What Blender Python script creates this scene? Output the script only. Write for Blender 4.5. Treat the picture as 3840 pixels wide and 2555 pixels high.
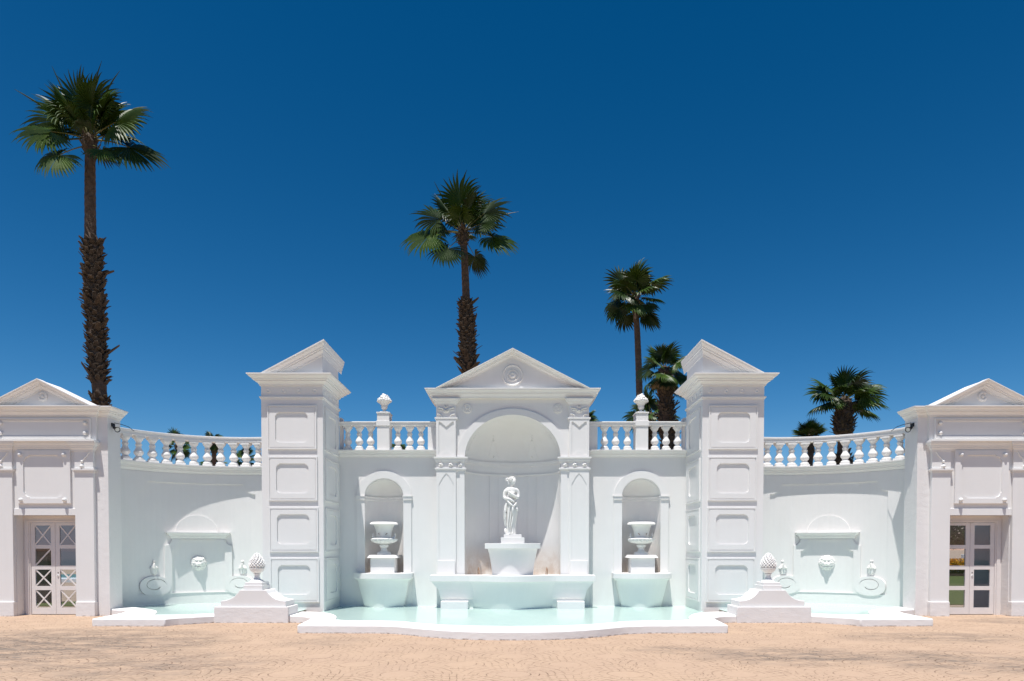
import bpy, bmesh, math, random
from mathutils import Vector, Matrix, noise
from mathutils.geometry import tessellate_polygon
R = math.radians
random.seed(7)
S = bpy.context.scene
for o in list(bpy.data.objects): bpy.data.objects.remove(o)

# ------------------------------------------------------------------ camera
F, CX, HY, EYE = 2560.0, 1922.5, 2056.0, 1.6
PT = R(1.3)
CYP = HY + F*math.tan(PT)
cd = bpy.data.cameras.new('camera'); cam = bpy.data.objects.new('camera', cd)
S.collection.objects.link(cam)
cd.sensor_width = 36; cd.lens = 24; cd.clip_end = 3000; cd.clip_start = .1
cam.location = (0, 0, EYE); cam.rotation_euler = (R(90)-PT, 0, 0)
cd.shift_x = -(CX-1920)/3840; cd.shift_y = (CYP-1277.5)/3840
S.camera = cam
S.render.resolution_x = 1024; S.render.resolution_y = 681

# ------------------------------------------------------------------ light
SUN = Vector((-.42, -1, 3.8)).normalized()
w = bpy.data.worlds.new('World'); S.world = w; w.use_nodes = True
nt = w.node_tree; nt.nodes.clear()
sky = nt.nodes.new('ShaderNodeTexSky'); sky.sky_type = 'NISHITA'; sky.sun_disc = False
sky.sun_elevation = math.asin(SUN.z); sky.sun_rotation = R(203); sky.air_density = 1.0
sky.dust_density = .15; sky.ozone_density = 2.2; sky.altitude = 600
gm = nt.nodes.new('ShaderNodeGamma'); gm.inputs[1].default_value = 2.1
hs = nt.nodes.new('ShaderNodeHueSaturation'); hs.inputs['Hue'].default_value = .492
hs.inputs['Saturation'].default_value = 1.04; hs.inputs['Value'].default_value = .165
bg = nt.nodes.new('ShaderNodeBackground'); bg.inputs[1].default_value = .066
wo = nt.nodes.new('ShaderNodeOutputWorld')
nt.links.new(sky.outputs[0], gm.inputs[0]); nt.links.new(gm.outputs[0], hs.inputs['Color'])
sc_ = nt.nodes.new('ShaderNodeSeparateColor'); cc_ = nt.nodes.new('ShaderNodeCombineColor')
nt.links.new(hs.outputs[0], sc_.inputs[0])
for ch, (mul, sub, pw_, k_) in enumerate(((1.55, .105, 1.0, .75), (1.70, .0, .72, 1.07), (1.42, .0, .68, 1.53))):
    q_ = nt.nodes.new('ShaderNodeMath'); q_.operation = 'MULTIPLY_ADD'; q_.inputs[1].default_value = mul; q_.inputs[2].default_value = -sub
    x_ = nt.nodes.new('ShaderNodeMath'); x_.operation = 'MAXIMUM'; x_.inputs[1].default_value = 0
    nt.links.new(sc_.outputs[ch], q_.inputs[0]); nt.links.new(q_.outputs[0], x_.inputs[0]); y_ = nt.nodes.new('ShaderNodeMath'); y_.operation = 'POWER'; y_.inputs[1].default_value = pw_
    z_ = nt.nodes.new('ShaderNodeMath'); z_.operation = 'MULTIPLY'; z_.inputs[1].default_value = k_
    nt.links.new(x_.outputs[0], y_.inputs[0]); nt.links.new(y_.outputs[0], z_.inputs[0]); nt.links.new(z_.outputs[0], cc_.inputs[ch])
nt.links.new(cc_.outputs[0], bg.inputs[0]); nt.links.new(bg.outputs[0], wo.inputs[0])
sl = bpy.data.lights.new('sun', 'SUN'); sl.energy = 5.0; sl.angle = R(.5); sl.color = (1, .965, .92)
so = bpy.data.objects.new('sun', sl); S.collection.objects.link(so)
so.rotation_euler = SUN.to_track_quat('Z', 'Y').to_euler(); so.location = (-8, -10, 30)
S.view_settings.view_transform = 'Standard'; S.view_settings.look = 'None'
S.view_settings.gamma = 1; S.view_settings.exposure = .29
S.render.engine = 'CYCLES'
S.cycles.max_bounces = 10; S.cycles.diffuse_bounces = 6

# ------------------------------------------------------------------ px -> world
def W(px, py, Y):
    v = (CYP-py)/F; c, s = math.cos(PT), math.sin(PT)
    h = Y*(v*c-s)/(c+v*s); zc = Y*c-h*s
    return (px-CX)/F*zc, EYE+h
def WX(px, py, Y): return W(px, py, Y)[0]
def WZ(py, Y): return W(CX, py, Y)[1]
def G(px, py, z):
    lo, hi = 2.0, 400.0
    for _ in range(60):
        m = (lo+hi)/2
        if W(px, py, m)[1] > z: lo = m
        else: hi = m
    return (W(px, py, lo)[0], lo)

# ------------------------------------------------------------------ materials
def nodes(name):
    m = bpy.data.materials.new(name); m.use_nodes = True
    return m, m.node_tree, m.node_tree.nodes['Principled BSDF']
def N(t, typ, **kw):
    n = t.nodes.new(typ)
    for k, v in kw.items(): setattr(n, k, v)
    return n
def mathn(t, op, a, b=None, c=None):
    n = t.nodes.new('ShaderNodeMath'); n.operation = op
    for i, v in enumerate((a, b, c)):
        if v is None: continue
        if isinstance(v, (int, float)): n.inputs[i].default_value = v
        else: t.links.new(v, n.inputs[i])
    return n.outputs[0]
def mixc(t, fac, a, b):
    n = t.nodes.new('ShaderNodeMix'); n.data_type = 'RGBA'
    for i, v in ((0, fac), (6, a), (7, b)):
        if isinstance(v, (int, float)): n.inputs[i].default_value = v
        elif isinstance(v, tuple): n.inputs[i].default_value = (*v, 1)
        else: t.links.new(v, n.inputs[i])
    return n.outputs[2]
def ramp(t, x, stops):
    n = t.nodes.new('ShaderNodeValToRGB'); t.links.new(x, n.inputs[0])
    e = n.color_ramp.elements
    while len(e) < len(stops): e.new(.5)
    for i, (p, c) in enumerate(stops):
        e[i].position = p; e[i].color = (c, c, c, 1) if not isinstance(c, tuple) else (*c, 1)
    return n.outputs[0]
def noi(t, scale, detail=4, rough=.6, vec=None, dist=0):
    n = t.nodes.new('ShaderNodeTexNoise'); n.inputs['Scale'].default_value = scale
    n.inputs['Detail'].default_value = detail; n.inputs['Roughness'].default_value = rough
    n.inputs['Distortion'].default_value = dist
    if vec is not None: t.links.new(vec, n.inputs['Vector'])
    return n.outputs[0]
def geo(t): return N(t, 'ShaderNodeNewGeometry').outputs['Position']

def plaster(name, col, dirt=.0, rough=.75, bump=.07, chips=0.0, brown_foot=None):
    m, t, b = nodes(name)
    p = geo(t)
    big = noi(t, 1.3, 5, .6, p)
    mp = N(t, 'ShaderNodeMapping'); mp.inputs['Scale'].default_value = (7, 7, .5)
    t.links.new(p, mp.inputs['Vector'])
    streak = noi(t, 1.0, 4, .6, mp.outputs[0])
    c2 = tuple(x*.965 for x in col)
    c = mixc(t, ramp(t, big, [(.35, 0.0), (.7, 1.0)]), col, c2)
    c = mixc(t, mathn(t, 'MULTIPLY', ramp(t, streak, [(.48, 0.0), (.72, 1.0)]), .3),
             c, (col[0]*.94, col[1]*.935, col[2]*.92))
    if dirt:
        sx = N(t, 'ShaderNodeSeparateXYZ'); t.links.new(p, sx.inputs[0])
        low = mathn(t, 'SUBTRACT', 1.0, mathn(t, 'MULTIPLY', sx.outputs[2], 34.0))
        nn = noi(t, 9, 5, .7, p)
        f = mathn(t, 'MULTIPLY', mathn(t, 'MAXIMUM', low, 0.0), ramp(t, nn, [(.45, 0.0), (.62, 1.0)]))
        c = mixc(t, mathn(t, 'MINIMUM', mathn(t, 'MULTIPLY', f, dirt), 1.0), c, (.16, .09, .05))
    if brown_foot:
        sx = N(t, 'ShaderNodeSeparateXYZ'); t.links.new(p, sx.inputs[0])
        low = mathn(t, 'SUBTRACT', 1.0, mathn(t, 'DIVIDE', mathn(t, 'SUBTRACT', sx.outputs[2], brown_foot[0]), brown_foot[1]))
        nn = ramp(t, noi(t, 3.5, 5, .7, p), [(.32, 0.0), (.62, 1.0)])
        c = mixc(t, mathn(t, 'MULTIPLY', mathn(t, 'MINIMUM', mathn(t, 'MAXIMUM', low, 0.0), 1.0), mathn(t, 'MULTIPLY', nn, .6)), c, (.46, .33, .24))
    if chips:
        nn = noi(t, 13, 6, .75, p)
        big2 = noi(t, 1.1, 2, .5, p)
        f = mathn(t, 'MULTIPLY', ramp(t, nn, [(.70, 0.0), (.73, 1.0)]), ramp(t, big2, [(.5, 0.0), (.56, 1.0)]))
        c = mixc(t, mathn(t, 'MULTIPLY', f, chips), c, (.22, .19, .15))
    t.links.new(c, b.inputs['Base Color'])
    b.inputs['Roughness'].default_value = rough; b.inputs['Specular IOR Level'].default_value = .3
    mp2 = N(t, 'ShaderNodeMapping'); mp2.inputs['Scale'].default_value = (1, 1, 1.3)
    t.links.new(p, mp2.inputs['Vector'])
    h = mathn(t, 'ADD', noi(t, 5, 6, .65, mp2.outputs[0]), mathn(t, 'MULTIPLY', noi(t, 45, 3, .6, p), .25))
    bm = N(t, 'ShaderNodeBump'); bm.inputs['Strength'].default_value = bump; bm.inputs['Distance'].default_value = .02
    t.links.new(h, bm.inputs['Height']); t.links.new(bm.outputs[0], b.inputs['Normal'])
    return m
def flat(name, col, rough=.6, spec=.4, metal=0.0, nscale=6, var=.2, bump=0.0):
    m, t, b = nodes(name)
    p = geo(t); n1 = noi(t, nscale, 4, .6, p)
    c = mixc(t, ramp(t, n1, [(.3, 0.0), (.7, 1.0)]), col, tuple(x*(1-var) for x in col))
    t.links.new(c, b.inputs['Base Color'])
    b.inputs['Roughness'].default_value = rough; b.inputs['Specular IOR Level'].default_value = spec
    b.inputs['Metallic'].default_value = metal
    if bump:
        bm = N(t, 'ShaderNodeBump'); bm.inputs['Strength'].default_value = bump; bm.inputs['Distance'].default_value = .02
        t.links.new(n1, bm.inputs['Height']); t.links.new(bm.outputs[0], b.inputs['Normal'])
    return m
M = {}
M['white'] = plaster('white_plaster', (.765, .752, .738))
M['niche'] = plaster('brown_foot_niche_plaster', (.765, .752, .735), brown_foot=(.95, .75))  # patchy brown tone, stronger towards the niche floor
M['white_dirty'] = plaster('white_plaster_soiled_foot', (.76, .74, .725), dirt=.9, bump=.5)
M['curb'] = plaster('painted_concrete', (.78, .762, .745), dirt=1.0, bump=.5)
M['stone'] = plaster('painted_cast_stone', (.77, .757, .735), bump=.3)
M['chip'] = plaster('peeling_white_plaster', (.765, .752, .738), chips=.9)
M['basin'] = plaster('basin_plaster', (.80, .805, .78), bump=.2)
M['door'] = flat('door_paint', (.74, .70, .68), .5, .4, var=.06)
M['black'] = flat('black_metal', (.012, .012, .013), .4, .5)
M['rust'] = flat('rusty_pipe', (.30, .20, .14), .7, .3)
M['lens'] = flat('lamp_lens', (.55, .56, .55), .1, .8, var=.05)
M['keyhole'] = flat('dark_metal', (.03, .03, .03), .4, .5)

# glass
m, t, b = nodes('window_glass'); M['glass'] = m
b.inputs['Base Color'].default_value = (.55, .62, .68, 1); b.inputs['Roughness'].default_value = .02
b.inputs['Transmission Weight'].default_value = 1; b.inputs['IOR'].default_value = 1.45
m, t, b = nodes('pool_water'); M['water'] = m
p = geo(t)
n1 = noi(t, .7, 3, .5, p)
c = mixc(t, n1, (.47, .615, .56), (.52, .655, .60))
t.links.new(c, b.inputs['Base Color']); b.inputs['Roughness'].default_value = .03
b.inputs['IOR'].default_value = 1.33; b.inputs['Specular IOR Level'].default_value = .42
mp = N(t, 'ShaderNodeMapping'); mp.inputs['Scale'].default_value = (1, 2.2, 1); t.links.new(p, mp.inputs['Vector'])
bm = N(t, 'ShaderNodeBump'); bm.inputs['Strength'].default_value = .05; bm.inputs['Distance'].default_value = .02
t.links.new(noi(t, 7, 2, .5, mp.outputs[0]), bm.inputs['Height']); t.links.new(bm.outputs[0], b.inputs['Normal'])

# ground: stamped concrete, fish-scale cobble pattern
m, t, b = nodes('stamped_concrete'); M['ground'] = m
p = geo(t); sx = N(t, 'ShaderNodeSeparateXYZ')
wob = N(t, 'ShaderNodeVectorMath', operation='SCALE'); wob.inputs['Scale'].default_value = .10
nz = N(t, 'ShaderNodeTexNoise'); nz.inputs['Scale'].default_value = 2.2; t.links.new(p, nz.inputs['Vector'])
sb = N(t, 'ShaderNodeVectorMath', operation='SUBTRACT'); sb.inputs[1].default_value = (.5, .5, .5)
t.links.new(nz.outputs['Color'], sb.inputs[0]); t.links.new(sb.outputs[0], wob.inputs[0])
ad = N(t, 'ShaderNodeVectorMath', operation='ADD'); t.links.new(p, ad.inputs[0]); t.links.new(wob.outputs[0], ad.inputs[1])
t.links.new(ad.outputs[0], sx.inputs[0])
X, Y = sx.outputs[0], sx.outputs[1]
RR, HH = .72, .72
row0 = mathn(t, 'FLOOR', mathn(t, 'DIVIDE', Y, HH))
dist = None; ang = None
for k in (0, 1, 2):      # rows nearest first; far rows hide under near ones
    row = mathn(t, 'SUBTRACT', row0, float(k-1))
    off = mathn(t, 'MULTIPLY', mathn(t, 'FLOORED_MODULO', row, 2.0), RR)
    cx = mathn(t, 'ADD', mathn(t, 'MULTIPLY', mathn(t, 'ROUND', mathn(t, 'DIVIDE', mathn(t, 'SUBTRACT', X, off), 2*RR)), 2*RR), off)
    dx = mathn(t, 'SUBTRACT', X, cx); dy = mathn(t, 'SUBTRACT', Y, mathn(t, 'MULTIPLY', row, HH))
    d = mathn(t, 'SQRT', mathn(t, 'ADD', mathn(t, 'MULTIPLY', dx, dx), mathn(t, 'MULTIPLY', dy, dy)))
    a = mathn(t, 'ARCTAN2', dy, dx)
    if dist is None: dist, ang = d, a
    else:
        ins = mathn(t, 'LESS_THAN', d, RR*1.02)
        dist = mathn(t, 'ADD', mathn(t, 'MULTIPLY', dist, mathn(t, 'SUBTRACT', 1.0, ins)), mathn(t, 'MULTIPLY', d, ins))
        ang = mathn(t, 'ADD', mathn(t, 'MULTIPLY', ang, mathn(t, 'SUBTRACT', 1.0, ins)), mathn(t, 'MULTIPLY', a, ins))
ringv = mathn(t, 'DIVIDE', dist, .112)
ring = mathn(t, 'FLOOR', ringv); fr = mathn(t, 'FRACT', ringv)
e1 = mathn(t, 'ABSOLUTE', mathn(t, 'SUBTRACT', fr, .5))          # .5 at joints
l1 = mathn(t, 'GREATER_THAN', e1, .43)
seg = mathn(t, 'MULTIPLY', ang, mathn(t, 'MULTIPLY', mathn(t, 'ADD', ring, 1.0), 1.0))
seg = mathn(t, 'ADD', seg, mathn(t, 'MULTIPLY', ring, .37))
fr2 = mathn(t, 'FRACT', seg); e2 = mathn(t, 'ABSOLUTE', mathn(t, 'SUBTRACT', fr2, .5))
l2 = mathn(t, 'GREATER_THAN', e2, .45)
brk = ramp(t, noi(t, 5.5, 3, .6, p), [(.42, 0.0), (.56, 1.0)])
brk2 = ramp(t, noi(t, 7.5, 2, .6, ad.outputs[0]), [(.38, 0.0), (.54, 1.0)])
line = mathn(t, 'MAXIMUM', mathn(t, 'MULTIPLY', l1, brk), mathn(t, 'MULTIPLY', l2, brk2))
base = mixc(t, ramp(t, noi(t, .9, 5, .6, p), [(.3, 0.0), (.7, 1.0)]), (.465, .325, .225), (.425, .295, .21))
base = mixc(t, mathn(t, 'MULTIPLY', ramp(t, noi(t, 16, 6, .7, p), [(.4, 0.0), (.75, 1.0)]), .5), base, (.50, .375, .27))
# worn grey stains at fixed places on the paving
sp = N(t, 'ShaderNodeSeparateXYZ'); t.links.new(p, sp.inputs[0])
st = None
for (cx, cy, rx, ry, k) in ((-8.0, 11.2, 3.6, 2.6, .9), (-9.6, 9.0, 3.6, 2.4, .9), (-5.2, 9.3, 2.2, 1.4, .55), (-3.2, 11.6, .9, .8, .3), (4.2, 10.1, 1.8, 1.0, .85), (2.6, 10.7, .9, .5, .5), (6.3, 9.6, 1.5, 1.2, .7), (7.6, 12.2, 2.0, .9, .55), (12.0, 14.9, 2.3, .8, .8), (10.4, 12.2, 1.6, .6, .3)):
    ux = mathn(t, 'DIVIDE', mathn(t, 'SUBTRACT', sp.outputs[0], cx), rx); uy = mathn(t, 'DIVIDE', mathn(t, 'SUBTRACT', sp.outputs[1], cy), ry)
    q = mathn(t, 'MULTIPLY', mathn(t, 'MAXIMUM', mathn(t, 'SUBTRACT', 1.0, mathn(t, 'ADD', mathn(t, 'MULTIPLY', ux, ux), mathn(t, 'MULTIPLY', uy, uy))), 0.0), k)
    st = q if st is None else mathn(t, 'MAXIMUM', st, q)
mp = N(t, 'ShaderNodeMapping'); mp.inputs['Scale'].default_value = (.7, 1.6, 1); t.links.new(p, mp.inputs['Vector'])
stn = ramp(t, noi(t, 2.0, 6, .68, mp.outputs[0]), [(.36, 0.0), (.60, 1.0)])
stain = mathn(t, 'MINIMUM', mathn(t, 'MULTIPLY', mathn(t, 'MULTIPLY', mathn(t, 'POWER', st, .8), mathn(t, 'MULTIPLY', stn, ramp(t, noi(t, 9.0, 5, .75, mp.outputs[0]), [(.36, .25), (.6, 1.0)]))), 1.6), 1.0)
base = mixc(t, mathn(t, 'MULTIPLY', stain, .88), base, (.15, .125, .105))
line = mathn(t, 'MULTIPLY', line, mathn(t, 'GREATER_THAN', dist, .21))
dk = ramp(t, noi(t, 1.6, 3, .6, p), [(.38, .32), (.62, .88)])
lf = mathn(t, 'MULTIPLY', line, mathn(t, 'MINIMUM', mathn(t, 'ADD', dk, mathn(t, 'MULTIPLY', stain, .5)), 1.0))
col = mixc(t, lf, base, (.13, .08, .05))
spk = mathn(t, 'GREATER_THAN', noi(t, 60, 2, .5, p), .76)
col = mixc(t, mathn(t, 'MULTIPLY', spk, .5), col, (.12, .07, .04))
t.links.new(col, b.inputs['Base Color']); b.inputs['Roughness'].default_value = .85; b.inputs['Specular IOR Level'].default_value = .25
bm = N(t, 'ShaderNodeBump'); bm.inputs['Strength'].default_value = .6; bm.inputs['Distance'].default_value = .01
t.links.new(mathn(t, 'SUBTRACT', noi(t, 12, 5, .6, p), line), bm.inputs['Height']); t.links.new(bm.outputs[0], b.inputs['Normal'])

def leafmat(name, c1, c2, c3, rough=.42, spec=.25):
    m, t, b = nodes(name)
    p = geo(t)
    n1 = noi(t, 1.8, 3, .6, p); n2 = noi(t, 14, 3, .6, p)
    c = mixc(t, ramp(t, n1, [(.35, 0.0), (.65, 1.0)]), c1, c2)
    c = mixc(t, ramp(t, n2, [(.58, 0.0), (.75, 1.0)]), c, c3)
    t.links.new(c, b.inputs['Base Color']); b.inputs['Roughness'].default_value = rough
    b.inputs['Specular IOR Level'].default_value = spec
    b.inputs['Transmission Weight'].default_value = 0
    return m
M['frond'] = leafmat('palm_leaf', (.024, .053, .006), (.045, .084, .009), (.11, .13, .03))
M['frond_dark'] = leafmat('palm_leaf_deep', (.012, .026, .005), (.022, .045, .007), (.045, .065, .016))
M['frond_dry'] = leafmat('palm_leaf_dry', (.30, .20, .10), (.40, .27, .13), (.12, .10, .03), .7, .3)
M['petiole'] = leafmat('palm_stalk', (.10, .11, .03), (.14, .13, .04), (.16, .10, .05), .5)
M['trunk'] = flat('palm_bark', (.13, .092, .068), .9, .2, nscale=9, var=.55, bump=.8)
M['boots'] = flat('old_leaf_bases', (.115, .088, .066), .9, .2, nscale=12, var=.8, bump=.6)
M['shrub'] = leafmat('shrub_leaf', (.02, .045, .012), (.045, .08, .02), (.09, .13, .04))
M['flower'] = leafmat('yellow_petals', (.75, .33, .01), (.85, .42, .02), (.5, .2, .01), .7, .2)
M['bark'] = flat('shrub_wood', (.09, .06, .045), .9, .2)
M['grass'] = flat('grass', (.13, .15, .045), .9, .2, nscale=11, var=.5, bump=.9)
M['bluewall'] = plaster('grey_blue_render', (.50, .53, .58), bump=.8)
M['shaded'] = plaster('shade_painted_render', (.16, .185, .225), bump=.4)  # white wall with its shade put into the base colour
M['turq'] = flat('turquoise_water', (.18, .50, .47), .1, .5, var=.08)
M['dark'] = flat('dark_timber', (.04, .035, .03), .7, .3)

# ------------------------------------------------------------------ mesh helper
class MB:
    def __init__(s): s.bm = bmesh.new()
    def v(s, p): return s.bm.verts.new(p)
    def f(s, vs):
        try: return s.bm.faces.new(vs)
        except ValueError: return None
    def box(s, x0, x1, y0, y1, z0, z1):
        P = [s.v((x, y, z)) for z in (z0, z1) for y in (y0, y1) for x in (x0, x1)]
        for q in ((0, 1, 3, 2), (4, 6, 7, 5), (0, 4, 5, 1), (2, 3, 7, 6), (0, 2, 6, 4), (1, 5, 7, 3)):
            s.f([P[i] for i in q])
    def slab(s, loops, m0, m1):
        """loops in (u,v); m0/m1 map (u,v) to the two faces"""
        A = [[s.v(m0(*q)) for q in L] for L in loops]; B = [[s.v(m1(*q)) for q in L] for L in loops]
        if len(loops) == 1:
            s.f(A[0]); s.f(list(reversed(B[0])))
        else:
            fa = [v for L in A for v in L]; fb = [v for L in B for v in L]
            for tri in tessellate_polygon([[Vector((q[0], q[1], 0)) for q in L] for L in loops]):
                s.f([fa[i] for i in tri]); s.f([fb[i] for i in reversed(tri)])
        for a, b_ in zip(A, B):
            n = len(a)
            for i in range(n):
                j = (i+1) % n; s.f([a[i], a[j], b_[j], b_[i]])
    def plate(s, loops, y0, y1):           # outlines in x,z; front y0, back y1
        s.slab(loops, lambda u, v: (u, y0, v), lambda u, v: (u, y1, v))
    def plan(s, loops, z0, z1):            # outlines in x,y
        s.slab(loops, lambda u, v: (u, v, z1), lambda u, v: (u, v, z0))
    def side(s, loops, x0, x1):            # outlines in y,z
        s.slab(loops, lambda u, v: (x0, u, v), lambda u, v: (x1, u, v))
    def rows(s, rows, closed_ring, closed_path, caps=True):
        V = [[s.v(p) for p in r] for r in rows]
        n = len(V); m = len(V[0])
        for i in range(n if closed_path else n-1):
            a, b_ = V[i], V[(i+1) % n]
            for j in range(m if closed_ring else m-1):
                k = (j+1) % m; s.f([a[j], a[k], b_[k], b_[j]])
        if caps and not closed_path:
            s.f(V[0]); s.f(list(reversed(V[-1])))
        return V
    def moulding(s, path, prof, z0, closed=False):
        """plan path; the side on the right of travel is outside; prof = [(out, dz)]"""
        n = len(path); rows = []
        def nrm(a, b_):
            d = Vector((b_[0]-a[0], b_[1]-a[1])).normalized(); return Vector((d.y, -d.x))
        for i, p in enumerate(path):
            ns = []
            if closed or i > 0: ns.append(nrm(path[i-1], p))
            if closed or i < n-1: ns.append(nrm(p, path[(i+1) % n]))
            U = ns[0] if len(ns) == 1 else (ns[0]+ns[1])/(1+ns[0].dot(ns[1]))
            rows.append([(p[0]+U.x*o, p[1]+U.y*o, z0+dz) for o, dz in prof])
        s.rows(rows, True, closed)
    def rake(s, pts, prof, slope, yf, inner=None, yb=None):
        """raking moulding over pts (x,z); prof (out, n)"""
        rows = []
        k = 1/math.cos(math.atan(abs(slope)))
        for i, (x, z) in enumerate(pts): rows.append([(x, yf-o, z+n*k) for o, n in prof])
        x, z = pts[0]; rows[0] = [(x-n*k/abs(slope), yf-o, z+.0005) for o, n in prof]
        if inner:   # turns the corner at the last point and runs back
            x, z = pts[-1]; sg = inner
            rows[-1] = [(x+sg*o*.42, yf-o, z+n*k+abs(slope)*o*.42) for o, n in prof]
            rows.append([(x+sg*o*.42, yb, z+n*k+abs(slope)*o*.42) for o, n in prof])
        s.rows(rows, True, False)
    def lathe(s, prof, c=(0, 0, 0), seg=20, sx=1, sy=1, flute=0, fl=0, f0=0, f1=9e9):
        rows = []
        for (r, z) in prof:
            ring = []
            for i in range(seg):
                a = 2*math.pi*i/seg
                rr = r*(1+(fl*abs(math.cos(a*flute/2)) if flute and f0 <= z <= f1 else 0))
                ring.append((c[0]+rr*math.cos(a)*sx, c[1]+rr*math.sin(a)*sy, c[2]+z))
            rows.append(ring)
        s.rows(rows, True, False)
    def tube(s, pts, r, seg=8):
        pts = [Vector(p) for p in pts]; rows = []; n = len(pts)
        rr = r if isinstance(r, (list, tuple)) else [r]*n
        up = Vector((0, 0, 1))
        for i, p in enumerate(pts):
            d = (pts[min(i+1, n-1)]-pts[max(i-1, 0)]).normalized()
            a = d.cross(up)
            if a.length < .05: a = d.cross(Vector((0, 1, 0)))
            a.normalize(); b_ = d.cross(a)
            rows.append([p+(a*math.cos(2*math.pi*k/seg)+b_*math.sin(2*math.pi*k/seg))*rr[i] for k in range(seg)])
        s.rows(rows, True, False)
    def relief(s, x, z, w_, h_, y, fn, n=28):
        """height relief standing off the plane y toward -y; fn(u,v) in -1..1 gives depth (<=0: nothing)"""
        m = max(6, int(n*h_/w_)); g = {}
        for i in range(n+1):
            for j in range(m+1):
                u, v = -1+2*i/n, -1+2*j/m
                g[i, j] = (fn(u, v), u, v)
        vs = {}
        def gv(i, j):
            if (i, j) not in vs:
                h, u, v = g[i, j]; vs[i, j] = s.v((x+u*w_/2, y-max(h, 0)+.004*(h <= 0), z+v*h_/2))
            return vs[i, j]
        for i in range(n):
            for j in range(m):
                if max(g[a, b_][0] for a in (i, i+1) for b_ in (j, j+1)) > 0:
                    s.f([gv(i, j), gv(i+1, j), gv(i+1, j+1), gv(i, j+1)])
    def cuts(s, x0, x1, step):
        x = x0
        while x < x1:
            bmesh.ops.bisect_plane(s.bm, geom=s.bm.verts[:]+s.bm.edges[:]+s.bm.faces[:], plane_co=(x, 0, 0), plane_no=(1, 0, 0), dist=1e-5)
            x += step
    def warp(s, fn):
        for v in s.bm.verts: v.co = fn(v.co)
    def xf(s, mat): s.bm.transform(mat)

COL = S.collection
ORG = {}
def tag(o, label=None, cat=None, group=None, kind=None):
    if label: o['label'] = label
    if cat: o['category'] = cat
    if group: o['group'] = group
    if kind: o['kind'] = kind
    return o
def empty(name, loc, label, cat, group=None, flip=1):
    o = bpy.data.objects.new(name, None); o.empty_display_size = .3; COL.objects.link(o)
    loc = Vector((loc[0]*flip, loc[1], loc[2])); o.location = loc; ORG[o] = loc
    return tag(o, label, cat, group)
def build(mb, name, mat, parent=None, flip=1, bevel=0, smooth=False, loc=None, label=None, recalc=True):
    bm = mb.bm
    if flip < 0:
        for v in bm.verts: v.co.x = -v.co.x
    org = ORG[parent] if parent is not None else Vector(loc or (0, 0, 0))
    if flip < 0 and parent is None: org = Vector((-org.x, org.y, org.z))
    for v in bm.verts: v.co -= org
    if recalc: bmesh.ops.recalc_face_normals(bm, faces=bm.faces[:])
    me = bpy.data.meshes.new(name); bm.to_mesh(me); bm.free()
    me.materials.append(mat if not isinstance(mat, str) else M[mat])
    o = bpy.data.objects.new(name, me); COL.objects.link(o)
    if parent is not None: o.parent = parent
    else: o.location = org
    ORG[o] = org
    if smooth:
        me.polygons.foreach_set('use_smooth', [True]*len(me.polygons)); me.set_sharp_from_angle(angle=R(38))
    if bevel:
        bv = o.modifiers.new('bevel', 'BEVEL'); bv.width = bevel; bv.segments = 2; bv.limit_method = 'ANGLE'; bv.angle_limit = R(35)
    if label: o['label'] = label
    return o

CORN = [(0, 0), (.12, 0), (.12, .10), (.17, .13), (.22, .22), (.38, .33), (.42, .35), (.42, .46), (.60, .49), (.62, .60), (.67, .65), (.80, .70), (.91, .82), (.94, .90), (1, .90), (1, 1), (0, 1)]
def corn(p, h): return [(a*p, b_*h) for a, b_ in CORN]
FIL = [(0, 0), (.55, 0), (.55, .35), (1, .45), (1, 1), (0, 1)]
def fil(p, h): return [(a*p, b_*h) for a, b_ in FIL]

def notched(x0, x1, z0, z1, r, step=.12, seg=5, concave=True, corners='all'):
    """rectangle whose corners are cut by small stepped quarter rounds"""
    L = []
    def corner(cx, cz, a0):
        pts = []
        for i in range(seg+1):
            a = a0+(math.pi/2)*i/seg
            pts.append((cx+r*math.cos(a), cz+r*math.sin(a)))
        return pts
    e = r*step
    if concave:
        # walk counter-clockwise; arc centred on the corner
        for (cx, cz, a0, full) in ((x0, z0, math.pi/2, 'b'), (x1, z0, math.pi, 'b'), (x1, z1, 1.5*math.pi, 't'), (x0, z1, 0, 't')):
            if corners != 'all' and full not in corners: L.append((cx, cz)); continue
            L += list(reversed([(cx+r*math.cos(a0-math.pi/2+math.pi/2*i/seg), cz+r*math.sin(a0-math.pi/2+math.pi/2*i/seg)) for i in range(seg+1)]))
    else:
        rr = r
        for (cx, cz, a0, ex, ez) in ((x0+rr, z0+rr, math.pi, 1, 0), (x1-rr, z0+rr, 1.5*math.pi, 0, 1), (x1-rr, z1-rr, 0, 1, 0), (x0+rr, z1-rr, math.pi/2, 0, 1)):
            arc = [(cx+(rr-e)*math.cos(a0+math.pi/2*i/seg), cz+(rr-e)*math.sin(a0+math.pi/2*i/seg)) for i in range(seg+1)]
            a, b_ = arc[0], arc[-1]
            # small square nicks before and after the arc
            if ex: L += [(a[0]-e*(1 if a0 == math.pi else -1), a[1]), *arc, (b_[0], b_[1]-e*(1 if a0 == math.pi else -1))]
            else: L += [(a[0], a[1]-e*(1 if a0 > 4 else -1)), *arc, (b_[0]+e*(1 if a0 > 4 else -1), b_[1])]
    return L
def rect(x0, x1, z0, z1): return [(x0, z0), (x1, z0), (x1, z1), (x0, z1)]
def grow(L, c, k): return [(c[0]+(a-c[0])*k, c[1]+(b_-c[1])*k) for a, b_ in L]

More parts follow.
